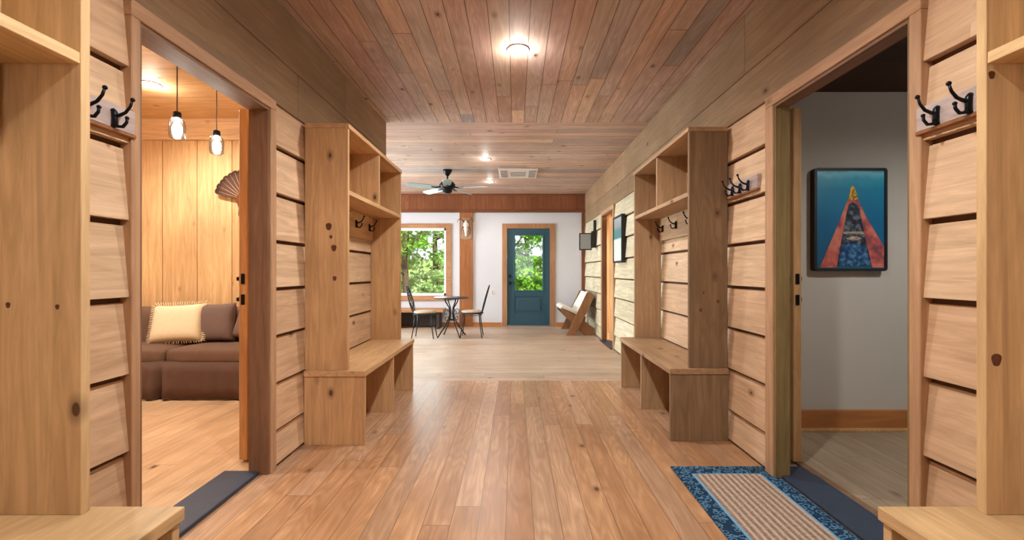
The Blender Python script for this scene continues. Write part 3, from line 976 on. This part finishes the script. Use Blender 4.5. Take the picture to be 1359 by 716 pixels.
pq.prism([(px + 0.085 * math.cos(a) * (1 if math.sin(a) > 0 else 0.8), pz - 0.02 + 0.10 * math.sin(a)) for a in [2 * PI * i / 24 for i in range(24)]], 'Y', py - 0.075, py)
pq.build('plaque', M['plaque_dark'], tt)
bd = B()
for k in range(5):
    bd.tube([(px - 0.04 + 0.003 * k, py - 0.08, pz - 0.06), (px - 0.05 + 0.006 * k, py - 0.08, pz - 0.16), (px - 0.02 + 0.010 * k, py - 0.075, pz - 0.24)], 0.005, 6, r1=0.002)
bd.build('beard', M['antler'], tt)


def soft_box(x0, x1, y0, y1, z0, z1, bev=0.04, puff=0.02):
    b = B()
    t = bmesh.new()
    bmesh.ops.create_cube(t, size=1.0)
    bmesh.ops.subdivide_edges(t, edges=t.edges[:], cuts=6, use_grid_fill=True)
    sx, sy, sz = x1 - x0, y1 - y0, z1 - z0
    for v_ in t.verts:
        c = v_.co.copy()
        # round the corners
        h = Vector((sx / 2, sy / 2, sz / 2))
        p = Vector((c.x * sx, c.y * sy, c.z * sz))
        inner = Vector([max(-h[i] + bev, min(h[i] - bev, p[i])) for i in range(3)])
        d = p - inner
        if d.length > 1e-6:
            d = d.normalized() * min(d.length, bev)
        p = inner + d
        k = (1 - (2 * c.x) ** 2) * (1 - (2 * c.y) ** 2)
        if c.z > 0.4:
            p.z += puff * k
        v_.co = p + Vector(((x0 + x1) / 2, (y0 + y1) / 2, (z0 + z1) / 2))
    for f in t.faces:
        f.smooth = True
    b.merge(t)
    return b


sf = thing('sofa', (-3.2, 4.35, 0), 'brown skirted fabric sofa against the den back wall', 'sofa')
sx0, sx1 = -4.38, -2.02
b = soft_box(sx0 + 0.02, sx1 - 0.02, 4.16, 4.74, 0.10, 0.34, 0.03, 0)
b.build('base', M['sofa'], sf)
soft_box(sx0 + 0.04, sx1 - 0.04, 4.48, 4.74, 0.30, 0.80, 0.08, 0).build('backrest', M['sofa'], sf)
for a, c in ((sx0, sx0 + 0.2), (sx1 - 0.2, sx1)):
    soft_box(a, c, 3.98, 4.74, 0.12, 0.62, 0.08, 0).build('arm', M['sofa'], sf)
for a, c in ((-4.17, -3.205), (-3.195, -2.23)):
    soft_box(a, c, 4.04, 4.50, 0.32, 0.465, 0.045, 0.012).build('seat_cushion', M['sofa'], sf)
# pleated skirt with kick pleats
sk = B()
pts = []
n = 120
for i in range(n + 1):
    x = sx0 + (sx1 - sx0) * i / n
    pl = 0.0
    for cxp in (-3.23, -4.3, -2.1):
        pl += 0.075 * math.exp(-((x - cxp) / 0.022) ** 2) - 0.022 * math.exp(-((x - cxp + 0.07) / 0.03) ** 2) - 0.022 * math.exp(-((x - cxp - 0.07) / 0.03) ** 2)
    pts.append((x, pl + 0.004 * math.sin(i * 0.9)))
rows = []
for z, kk in ((0.345, 0.1), (0.25, 0.4), (0.12, 0.9), (0.015, 1.2)):
    rows.append([sk.bm.verts.new((x, 4.035 + kk * p - 0.008 * kk, z)) for x, p in pts])
for r0, r1 in zip(rows[:-1], rows[1:]):
    for i in range(n):
        sk.bm.faces.new((r0[i], r0[i + 1], r1[i + 1], r1[i])).smooth = True
rv = [[sk.bm.verts.new(v_.co + Vector((0, 0.02, 0))) for v_ in (rw[0], rw[-1])] for rw in rows]
sk.tube([(sx0, 4.05, 0.345), (sx1, 4.05, 0.345)], 0.008, 6)
sko = sk.build('skirt', M['sofa_skirt'], sf)
sm = sko.modifiers.new('thickness', 'SOLIDIFY')
sm.thickness = 0.006


def pillow(x, y, z, w, h, t, yaw, lean, roll, mat, label, fringe=False):
    o = thing('throw_pillow', (x, y, z), label, 'pillow', 'throw pillows on the sofa')
    tb = bmesh.new()
    N_ = 18
    def co(i, j, side):
        u, v_ = i / N_ * 2 - 1, j / N_ * 2 - 1
        edge = (1 - u ** 4) * (1 - v_ ** 4)
        th = t / 2 * (max(0, edge) ** 0.45)
        pin = 1 - 0.07 * (1 - abs(u) ** 2) * abs(v_) ** 3
        pin2 = 1 - 0.07 * (1 - abs(v_) ** 2) * abs(u) ** 3
        return Vector((u * w / 2 * pin2, side * th, h / 2 + v_ * h / 2 * pin))
    for side in (-1, 1):
        g = [[tb.verts.new(co(i, j, side)) for j in range(N_ + 1)] for i in range(N_ + 1)]
        for i in range(N_):
            for j in range(N_):
                tb.faces.new((g[i][j], g[i + 1][j], g[i + 1][j + 1], g[i][j + 1])).smooth = True
    bmesh.ops.remove_doubles(tb, verts=tb.verts, dist=0.0005)
    R = Matrix.Rotation(yaw, 4, 'Z') @ Matrix.Rotation(-lean, 4, 'X') @ Matrix.Translation((0, 0, h / 2)) @ Matrix.Rotation(roll, 4, 'Y') @ Matrix.Translation((0, 0, -h / 2))
    TR = Matrix.Translation((x, y, z)) @ R
    b = B()
    b.merge(tb, 0, TR)
    b.build('cover', mat, o)
    if fringe:
        fb = B()
        m = 22
        for e in range(4):
            for i in range(m):
                s_ = (i + 0.5) / m * 2 - 1
                p = [(s_ * w / 2, 0), (w / 2, s_ * h / 2), (s_ * w / 2, 0), (-w / 2, s_ * h / 2)][e]
                if e == 0:
                    a, q = Vector((s_ * w / 2, 0, h)), Vector((s_ * w / 2 * 1.04, 0.006 * random.uniform(-1, 1), h + 0.026))
                elif e == 2:
                    a, q = Vector((s_ * w / 2, 0, 0.006)), Vector((s_ * w / 2 * 1.04, 0.01 * random.uniform(-1, 1), -0.012))
                elif e == 1:
                    a, q = Vector((w / 2 * 0.98, 0, h / 2 + s_ * h / 2)), Vector((w / 2 + 0.026, 0.006 * random.uniform(-1, 1), h / 2 + s_ * h / 2 * 1.04))
                else:
                    a, q = Vector((-w / 2 * 0.98, 0, h / 2 + s_ * h / 2)), Vector((-w / 2 - 0.026, 0.006 * random.uniform(-1, 1), h / 2 + s_ * h / 2 * 1.04))
                k = 0.93
                a = Vector((a.x * k, a.y, h / 2 + (a.z - h / 2) * k))
                fb.tube([TR @ a, TR @ q], 0.006, 5, r1=0.003)
        fb.build('fringe', mat, o)
    return o


pillow(-3.30, 4.30, 0.48, 0.50, 0.38, 0.15, 0.05, 0.30, -0.05, M['cream'], 'cream fringed throw pillow at the left of the sofa', True)
pillow(-2.97, 4.385, 0.475, 0.42, 0.38, 0.14, -0.1, 0.12, -0.04, M['grey_pillow'], 'dark grey throw pillow behind the cream fringed one')
pillow(-2.56, 4.36, 0.475, 0.42, 0.38, 0.14, -0.1, 0.16, 0.22, M['taupe_pillow'], 'taupe throw pillow at the right, tilted beside the jamb')

# ------------------------------------------------------------------ framed picture in the guest room
pcx0, pcx1, pcz0, pcz1, pyw = 2.175, 2.705, 1.170, 1.920, 3.28
pic = thing('framed_picture', ((pcx0 + pcx1) / 2, pyw, pcz0), 'black framed underwater photo of a sunken red boat on grey wall', 'picture')
fr = B()


def rrect(x0, x1, z0, z1, r, n=6):
    pts_ = []
    for cx_, cz_, a0 in ((x1 - r, z1 - r, 0), (x0 + r, z1 - r, 90), (x0 + r, z0 + r, 180), (x1 - r, z0 + r, 270)):
        for i in range(n + 1):
            a = math.radians(a0 + 90 * i / n)
            pts_.append((cx_ + r * math.cos(a), cz_ + r * math.sin(a)))
    return pts_


def ring(b, o_, i_, ya, yb):
    n_ = len(o_)
    vs = [[b.bm.verts.new((p[0], y, p[1])) for p in q] for q, y in ((o_, ya), (i_, ya), (i_, yb), (o_, yb))]
    for a in range(4):
        A, Bq = vs[a], vs[(a + 1) % 4]
        for k in range(n_):
            b.bm.faces.new((A[k], A[(k + 1) % n_], Bq[(k + 1) % n_], Bq[k]))


ring(fr, rrect(pcx0, pcx1, pcz0, pcz1, 0.022), rrect(pcx0 + 0.018, pcx1 - 0.018, pcz0 + 0.018, pcz1 - 0.018, 0.010), pyw - 0.05, pyw)
fr.build('frame', M['black_matte'], pic)


def print_mat():
    N = NT('printed_underwater_scene')
    tc = N.n('ShaderNodeTexCoord')
    sp = N.n('ShaderNodeSeparateXYZ')
    N.l(tc.outputs['Object'], sp.inputs[0])
    ns = N.n('ShaderNodeTexNoise')
    ns.inputs['Scale'].default_value = 9
    ns.inputs['Detail'].default_value = 5
    N.l(tc.outputs['Object'], ns.inputs['Vector'])
    z = N.math('ADD', N.math('DIVIDE', sp.outputs[2], 0.75), N.math('MULTIPLY_ADD', ns.outputs[0], 0.10, -0.05))
    col = N.ramp(z, [(0.0, lin(30, 86, 120)), (0.5, lin(18, 104, 150)), (0.8, lin(30, 138, 180)), (0.90, lin(60, 166, 202)), (0.95, lin(120, 204, 228)), (1.0, lin(40, 120, 164))])
    N.bsdf(col, 0.35)
    return N.m


def mottled(name, c1, c2, c3, scale=25):
    N = NT(name)
    tc = N.n('ShaderNodeTexCoord')
    ns = N.n('ShaderNodeTexNoise')
    ns.inputs['Scale'].default_value = scale
    ns.inputs['Detail'].default_value = 4
    N.l(tc.outputs['Object'], ns.inputs['Vector'])
    N.bsdf(N.ramp(ns.outputs[0], [(0.35, lin(c1)), (0.5, lin(c2)), (0.65, lin(c3))]), 0.4)
    return N.m


pw_, ph_ = pcx1 - pcx0, pcz1 - pcz0
pr_ = B().box(pcx0 + 0.016, pcx1 - 0.016, pyw - 0.042, pyw - 0.002, pcz0 + 0.016, pcz1 - 0.016).build('print', print_mat(), pic)
UV = lambda u, v_: (pcx0 + u * pw_, pcz0 + v_ * ph_)
yp = pyw - 0.042
M['boat_red'] = mottled('printed_boat_red', (110, 66, 84), (190, 92, 84), (206, 124, 106), 14)
M['boat_in'] = mottled('printed_boat_inside', (16, 24, 38), (40, 54, 72), (104, 112, 120), 30)
M['boat_blue'] = mottled('printed_boat_floor', (16, 50, 90), (30, 86, 136), (90, 130, 160), 30)
M['boat_beam'] = mottled('printed_boat_beam', (110, 104, 98), (160, 146, 130), (190, 176, 156), 40)
M['diver'] = mottled('printed_yellow_figure', (110, 80, 30), (206, 160, 50), (230, 196, 90), 60)
B().prism([UV(.50, .70), UV(.44, .62), UV(.30, .05), UV(.82, .05), UV(.66, .60), UV(.58, .70)], 'Y', yp - 0.0006, yp).build('boat_inside', M['boat_in'], pr_)
B().prism([UV(.36, .22), UV(.34, .06), UV(.78, .06), UV(.72, .22), UV(.60, .27), UV(.44, .26)], 'Y', yp - 0.0012, yp - 0.0006).build('boat_floor', M['boat_blue'], pr_)
B().prism([UV(.53, .71), UV(.46, .69), UV(.36, .51), UV(.08, .035), UV(.31, .035), UV(.41, .45), UV(.47, .64), UV(.53, .675)], 'Y', yp - 0.0018, yp - 0.0012).build('boat_side', M['boat_red'], pr_)
B().prism([UV(.53, .71), UV(.60, .70), UV(.71, .53), UV(.96, .24), UV(.96, .035), UV(.80, .035), UV(.68, .40), UV(.62, .62), UV(.53, .675)], 'Y', yp - 0.0018, yp - 0.0012).build('boat_side', M['boat_red'], pr_)
B().prism([UV(.40, .385), UV(.39, .36), UV(.70, .36), UV(.69, .385)], 'Y', yp - 0.0018, yp - 0.0012).prism([UV(.44, .315), UV(.50, .30), UV(.60, .30), UV(.66, .315), UV(.60, .335), UV(.50, .335)], 'Y', yp - 0.0018, yp - 0.0012).build('boat_beam', M['boat_beam'], pr_)
B().prism([UV(.47, .70), UV(.49, .77), UV(.50, .81), UV(.53, .83), UV(.56, .80), UV(.58, .76), UV(.60, .70), UV(.54, .685)], 'Y', yp - 0.0026, yp - 0.0018).build('yellow_figure', M['diver'], pr_)

# ------------------------------------------------------------------ far right wall: glazed picture, small monitor, low X chair
fp = thing('framed_picture', (RW - 0.045, 6.2, 1.29), 'narrow glazed picture in black frame right of the third doorway', 'picture')
xa, xb = RW - 0.034, RW - 0.085
B().box(xa, xb, 5.93, 5.955, 1.29, 1.94).box(xa, xb, 6.43, 6.455, 1.29, 1.94).box(xa, xb, 5.955, 6.43, 1.29, 1.315).box(xa, xb, 5.955, 6.43, 1.915, 1.94).build('frame', M['black_matte'], fp, bevel=0.002)


def reflection_mat():
    N = NT('painted_daylight_reflection')
    tc = N.n('ShaderNodeTexCoord')
    sp = N.n('ShaderNodeSeparateXYZ')
    N.l(tc.outputs['Object'], sp.inputs[0])
    col = N.ramp(N.math('DIVIDE', sp.outputs[2], 0.65), [(0.0, lin(236, 244, 242)), (0.49, lin(230, 242, 240)), (0.53, lin(84, 150, 150)), (0.7, lin(104, 150, 156)), (0.78, lin(150, 166, 172)), (1, lin(160, 172, 176))])  # bands are daylight reflected in the glass, painted into the colour
    N.bsdf(col, 0.12, spec=0.6)
    return N.m


B().box(RW - 0.034, RW - 0.074, 5.955, 6.43, 1.315, 1.915).build('print', reflection_mat(), fp)  # stands in for the daylight reflected in the picture glass

mo = thing('wall_monitor', (1.40, 8.12, 1.55), 'small grey screen on a black bracket at the far right wall', 'monitor')
B().box(1.16, 1.385, 8.06, 8.10, 1.555, 1.865, 0.008, 2).build('casing', M['black_matte'], mo)
B().box(1.178, 1.367, 8.055, 8.06, 1.575, 1.845).build('screen', plain('grey_screen', (150, 160, 166), 0.2, var=0.05), mo)
B().box(1.385, 1.466, 8.04, 8.16, 1.60, 1.90, 0.006, 2).build('mount', M['black_matte'], mo)
B().box(1.42, 1.466, 8.06, 8.12, 1.88, 2.10, 0.004, 1).build('bracket', M['black_matte'], mo)

ch = thing('low_plank_chair', (1.15, 8.6, 0), 'low wide wooden chair with crossed plank sides and white seat', 'chair')
X0 = 0.86
for ya in (8.08, 9.02):
    y1_ = ya + 0.045
    # long back plank: floor front -> top rear
    B().prism([(0.93, 0.0), (1.09, 0.0), (1.44, 0.72), (1.36, 0.80), (1.30, 0.78)], 'Y', ya, y1_).build('back_plank', M['bench_x'], ch)
    # crossing seat plank: seat front -> floor rear
    B().prism([(0.84, 0.42), (0.90, 0.47), (1.45, 0.13), (1.45, 0.0), (1.26, 0.0)], 'Y', ya + 0.05 * (1 if ya < 8.5 else -1), y1_ + 0.05 * (1 if ya < 8.5 else -1)).build('seat_plank', M['bench_x'], ch)
B().prism([(0.85, 0.455), (0.87, 0.49), (1.18, 0.345), (1.16, 0.31)], 'Y', 8.18, 8.97).build('seat', M['bench_x'], ch)
sp_ = B()
sp_.prism([(0.82, 0.48), (0.84, 0.535), (0.90, 0.545), (1.22, 0.39), (1.20, 0.34), (0.87, 0.492)], 'Y', 8.17, 8.98)
sp_.build('seat_pad', M['hide'], ch, bevel=0.012)
B().prism([(1.17, 0.37), (1.21, 0.36), (1.42, 0.74), (1.38, 0.76)], 'Y', 8.13, 9.015).build('backrest', M['bench_dark'], ch)
B().prism([(1.13, 0.42), (1.17, 0.40), (1.375, 0.765), (1.335, 0.785)], 'Y', 8.135, 9.01).build('back_pad', M['hide'], ch, bevel=0.012)

# ------------------------------------------------------------------ skull mount on the post, outlet
sk_ = thing('skull_mount', (-1.04, YF - 0.035, 1.86), 'bleached deer skull with short antlers on a wooden plaque, on the post', 'wall trophy')
yq = YF - 0.035
B().prism([(-1.16, 1.88), (-1.12, 1.84), (-0.96, 1.84), (-0.92, 1.88), (-0.92, 2.26), (-0.96, 2.30), (-1.12, 2.30), (-1.16, 2.26)], 'Y', yq - 0.02, yq).build('plaque', M['plaque'], sk_, bevel=0.004)
sb = B()
prof = [(0.012, 1.90, 0.018), (0.026, 1.93, 0.03), (0.030, 1.98, 0.04), (0.036, 2.03, 0.05), (0.058, 2.09, 0.06), (0.062, 2.13, 0.06), (0.050, 2.18, 0.055), (0.030, 2.22, 0.04), (0.010, 2.24, 0.02)]
rings_ = []
for w_, z_, d_ in prof:
    rings_.append([sb.bm.verts.new((-1.04 + w_ * math.cos(a), yq - 0.03 - d_ * math.sin(a), z_)) for a in [PI * i / 10 for i in range(11)]] + [])
for a, c in zip(rings_[:-1], rings_[1:]):
    for k in range(10):
        sb.bm.faces.new((a[k], a[k + 1], c[k + 1], c[k])).smooth = True
    sb.bm.faces.new((a[10], a[0], c[0], c[10]))
sb.bm.faces.new(rings_[0])
sb.bm.faces.new(rings_[-1][::-1])
sb.box(-1.06, -1.02, yq - 0.04, yq - 0.015, 1.95, 2.2)
sb.build('skull', M['bone'], sk_)
for s in (-1, 1):
    B().ball((-1.04 + s * 0.040, yq - 0.078, 2.095), 0.014, 0.008, 0.016).build('eye_socket', M['antler'], sk_)
    ab = B()
    ab.tube([(-1.04 + s * 0.03, yq - 0.05, 2.20), (-1.04 + s * 0.08, yq - 0.07, 2.25), (-1.04 + s * 0.15, yq - 0.09, 2.26), (-1.04 + s * 0.175, yq - 0.12, 2.20)], 0.013, 8, r1=0.005)
    ab.tube([(-1.04 + s * 0.10, yq - 0.075, 2.255), (-1.04 + s * 0.12, yq - 0.10, 2.32)], 0.008, 6, r1=0.003)
    ab.tube([(-1.04 + s * 0.05, yq - 0.04, 2.14), (-1.04 + s * 0.10, yq - 0.05, 2.04), (-1.04 + s * 0.09, yq - 0.05, 1.94)], 0.012, 6, r1=0.004)
    ab.build('antler', M['antler'], sk_)
ol = thing('wall_outlet', (-0.49, YF, 0.67), 'small white wall outlet between the post and teal door', 'outlet')
B().box(-0.525, -0.455, YF - 0.006, YF, 0.665, 0.78, 0.003, 2).build('cover_plate', M['white'], ol)
B().box(-0.505, -0.475, YF - 0.009, YF - 0.005, 0.73, 0.757, 0.003, 1).box(-0.505, -0.475, YF - 0.009, YF - 0.005, 0.688, 0.715, 0.003, 1).build('socket', M['white_shade'], ol)

# ------------------------------------------------------------------ low bench under the picture window
lb = thing('window_bench', (-2.6, 9.15, 0), 'low wooden bench under the picture window behind the bistro set', 'bench')
B().box(-3.7, -1.46, 8.98, 9.40, 0.34, 0.40, 0.006, 2).build('seat', M['far_casing_x'], lb)
for a in (-3.6, -2.55, -1.60):
    B().box(a, a + 0.05, 9.02, 9.38, 0, 0.34).build('leg_panel', M['bench_dark'], lb)
B().box(-3.55, -1.6, 9.32, 9.36, 0.03, 0.30).build('back_rail', M['bench_dark'], lb)

# ------------------------------------------------------------------ bistro table and chairs
tx, ty = -1.146, 8.0
tb_ = thing('bistro_table', (tx, ty, 0), 'small round wrought iron bistro table between two iron chairs', 'table')
B().lathe([(0.0, 0.685), (0.30, 0.685), (0.318, 0.690), (0.320, 0.702), (0.312, 0.708), (0.0, 0.708)], tx, ty, 40, cap=False).build('tabletop', M['table_top'], tb_)
rb = B()
rb.tube([(tx + 0.13 * math.cos(a), ty + 0.13 * math.sin(a), 0.675) for a in [2 * PI * i / 24 for i in range(24)]], 0.008, 8, close=True)
rb.build('rim_ring', M['iron'], tb_)
rb = B()
rb.tube([(tx + 0.075 * math.cos(a), ty + 0.075 * math.sin(a), 0.30) for a in [2 * PI * i / 24 for i in range(24)]], 0.008, 8, close=True)
rb.build('leg_ring', M['iron'], tb_)
for k in range(4):
    a = math.radians(38 + 90 * k)
    P = lambda r_, z_: (tx + r_ * math.cos(a), ty + r_ * math.sin(a), z_)
    b = B().tube([P(0.14, 0.68), P(0.12, 0.62), P(0.05, 0.52), P(0.035, 0.42), P(0.06, 0.32), P(0.13, 0.20), P(0.21, 0.10), P(0.255, 0.04), P(0.28, 0.012)], 0.012, 8)
    b.ball(P(0.282, 0.014), 0.016)
    b.build('leg', M['iron'], tb_)
    b = B()
    for (rc, zc_, rr, a0, a1) in ((0.115, 0.44, 0.06, 180, -120), (0.10, 0.33, 0.045, 160, 460)):
        pts_ = []
        for i in range(15):
            an = math.radians(a0 + (a1 - a0) * i / 14)
            q = rr * (1 - 0.5 * i / 14)
            pts_.append(P(rc + q * math.cos(an), zc_ + q * math.sin(an)))
        b.tube(pts_, 0.008, 6)
    b.build('scroll', M['scroll'], tb_)


def bistro_chair(cx, cy, face, label, pad):
    """face=+1: sitter looks towards +X"""
    t = thing('bistro_chair', (cx, cy, 0), label, 'chair', 'wrought iron chairs at the bistro table')
    f = face
    zs = 0.43
    b = B()
    b.tube([(cx + 0.195 * math.cos(a), cy + 0.195 * math.sin(a), zs) for a in [2 * PI * i / 28 for i in range(28)]], 0.012, 8, close=True)
    b.lathe([(0.0, zs - 0.006), (0.19, zs - 0.006), (0.19, zs + 0.004), (0.0, zs + 0.004)], cx, cy, 28, cap=False)
    b.tube([(cx + 0.18 * math.cos(a), cy + 0.18 * math.sin(a), zs - 0.035) for a in [2 * PI * i / 28 for i in range(28)]], 0.006, 6, close=True)
    b.build('seat', M['iron'], t)
    B().lathe([(0.0, zs + 0.006), (0.16, zs + 0.006), (0.188, zs + 0.018), (0.188, zs + 0.034), (0.16, zs + 0.048), (0.0, zs + 0.052)], cx, cy, 28, cap=False).build('cushion', pad, t)
    for sx, sy in ((1, 1), (1, -1), (-1, 1), (-1, -1)):
        x_, y_ = cx + f * sx * 0.14, cy + sy * 0.135
        B().tube([(x_, y_, zs), (x_ + f * sx * 0.012, y_ + sy * 0.008, 0.25), (x_ + f * sx * 0.05, y_ + sy * 0.03, 0.0 + 0.006)], 0.011, 8, r1=0.009).build('leg', M['iron'], t)
    # oval back loop leaning backwards, with scroll lattice
    b = B()
    BK = lambda u, h: (cx - f * (0.18 + 0.22 * h + 0.10 * h * h), cy + u, zs + h)
    loop = []
    for i in range(33):
        a = math.radians(-90 + 360 * i / 32)
        loop.append((0.145 * math.cos(a) * (1 - 0.12 * math.sin(a)), 0.255 + 0.235 * math.sin(a)))
    b.tube([BK(u, h) for u, h in loop[:-1]], 0.011, 8, close=True)
    b.tube([BK(-0.10, 0.0), BK(-0.07, 0.06)], 0.010, 8).tube([BK(0.10, 0.0), BK(0.07, 0.06)], 0.010, 8)
    b.build('back_loop', M['iron'], t)
    b = B()
    for s in (-1, 1):
        b.tube([BK(s * (0.06 * math.sin(PI * i / 7)), 0.05 + 0.40 * i / 14) for i in range(15)], 0.006, 6)
        b.tube([BK(s * (0.13 - 0.13 * abs(math.cos(PI * i / 10))), 0.08 + 0.36 * i / 14) for i in range(15)], 0.0055, 6)
        for hc in (0.16, 0.30):
            b.tube([BK(s * 0.07 + 0.035 * math.cos(2 * PI * i / 14), hc + 0.035 * math.sin(2 * PI * i / 14)) for i in range(14)], 0.005, 6, close=True)
    b.build('back_lattice', M['iron'], t)
    return t


bistro_chair(-0.775, 7.93, -1, 'wrought iron chair on the right side of the bistro table', M['cushion'])
bistro_chair(-1.60, 7.82, 1, 'wrought iron chair on the left side of the bistro table', M['cushion'])

# ------------------------------------------------------------------ outside: slope, trees
structure(B().prism([(9.7, -0.4), (14, -0.3), (30, 2.0), (30, -1.5), (9.7, -1.5)], 'X', -22, 16).build('ground', M['turf']))


def tree(x, y, zb, h, r, n, lm, label, seed, leaf=0.13, low=0.15, kind='tree'):
    rs = random.Random(seed)
    t = thing('leafy_tree' if kind == 'tree' else 'leafy_shrub', (x, y, zb), label, kind, None)
    b = B()
    lean = rs.uniform(-0.5, 0.5)
    tr = 0.017 * h if kind == 'tree' else 0.03
    pts_ = [(x + lean * (i / 8) ** 2 + 0.06 * math.sin(i * 1.7), y + 0.1 * math.sin(i), zb - 0.1 + h * 0.92 * i / 8) for i in range(9)]
    b.tube(pts_, tr, 10, r1=0.03)
    for i in range(7):
        k = 2 + i % 6
        p = Vector(pts_[k])
        a = rs.uniform(0, 2 * PI)
        L = r * rs.uniform(0.5, 0.85)
        b.tube([p, p + Vector((math.cos(a) * L * 0.5, math.sin(a) * L * 0.5, L * 0.25)), p + Vector((math.cos(a) * L, math.sin(a) * L, L * 0.6))], tr * 0.35, 6, r1=0.01)
    b.build('trunk', M['bark'], t)
    f = B()
    clumps = []
    for i in range(70):
        a = rs.uniform(0, 2 * PI)
        q = r * math.sqrt(rs.random())
        zz = rs.uniform(low, 1.0)
        q *= math.sin(PI * min(1, max(0.15, 1 - zz * 0.75))) ** 0.5
        clumps.append((Vector((x + lean * zz * zz + q * math.cos(a), y + q * math.sin(a), zb + h * zz)), rs.uniform(0.22, 0.5) * r * 0.45))
    for i in range(int(n * 1.7)):
        c, cr = clumps[rs.randrange(len(clumps))]
        d = Vector((rs.gauss(0, 1), rs.gauss(0, 1), rs.gauss(0, 0.6))) * cr * 0.6
        p = c + d
        s_ = leaf * rs.uniform(0.8, 1.7)
        u = Vector((rs.gauss(0, 1), rs.gauss(0, 1), rs.gauss(0, 0.7))).normalized()
        w = u.cross(Vector((rs.gauss(0, 1), rs.gauss(0, 1), rs.gauss(0, 1)))).normalized()
        q4 = [p - u * s_ * 0.5, p + w * s_ * 0.3, p + u * s_ * 0.6, p - w * s_ * 0.3]
        f.bm.faces.new([f.bm.verts.new(v_) for v_ in q4])
    f.build('foliage', lm, t)
    return t


gz = lambda y: -0.35 + max(0, (y - 14)) * 0.144
spec = [
    (-3.15, 12.6, 6.5, 1.3, 2600, 'leaf_a', 'dark trunked leafy tree standing just outside the picture window', 0.10, 0.30),
    (-4.9, 14.0, 6.0, 2.1, 5200, 'leaf_a', 'bright green leafy tree at the left of the picture window', 0.13, 0.1),
    (-3.0, 16.5, 7.0, 2.4, 5200, 'leaf_b', 'pale green tree behind the dark trunk outside the picture window', 0.14, 0.05),
    (-6.6, 17.5, 8.0, 2.8, 4500, 'leaf_a', 'wide green tree on the slope far left outside', 0.16, 0.1),
    (-0.6, 18.0, 7.0, 2.0, 4000, 'leaf_a', 'green tree on the slope left of the door glass', 0.14, 0.1),
    (1.05, 13.6, 6.5, 1.1, 2600, 'leaf_a', 'slim leafy tree right of centre in the teal door glass', 0.11, 0.15),
    (0.5, 19.5, 6.5, 1.9, 1800, 'leaf_b', 'sparse pale tree in the middle of the teal door glass', 0.14, 0.1),
    (3.4, 17.0, 7.0, 2.3, 4000, 'leaf_a', 'green tree on the slope right of the door glass', 0.15, 0.1),
    (-9.5, 15.0, 7.5, 2.6, 3500, 'leaf_b', 'pale tree at the far left beyond the house', 0.16, 0.1),
]
for i, (x, y, h, r, n, lm, lb_, lf_, lo_) in enumerate(spec):
    tree(x, y, gz(y), h, r, n, M[lm], lb_, 20 + i, lf_, lo_)
tree(0.45, 12.2, -0.38, 1.35, 0.8, 2200, M['leaf_a'], 'low green shrub seen at the bottom of the teal door glass', 71, 0.09, 0.05, 'shrub')
tree(-3.9, 12.6, -0.38, 1.5, 0.9, 2200, M['leaf_a'], 'low green shrub outside the left of the picture window', 72, 0.09, 0.05, 'shrub')
tree(-2.2, 13.6, -0.36, 1.5, 0.9, 2000, M['leaf_b'], 'low pale shrub outside the right of the picture window', 73, 0.09, 0.05, 'shrub')
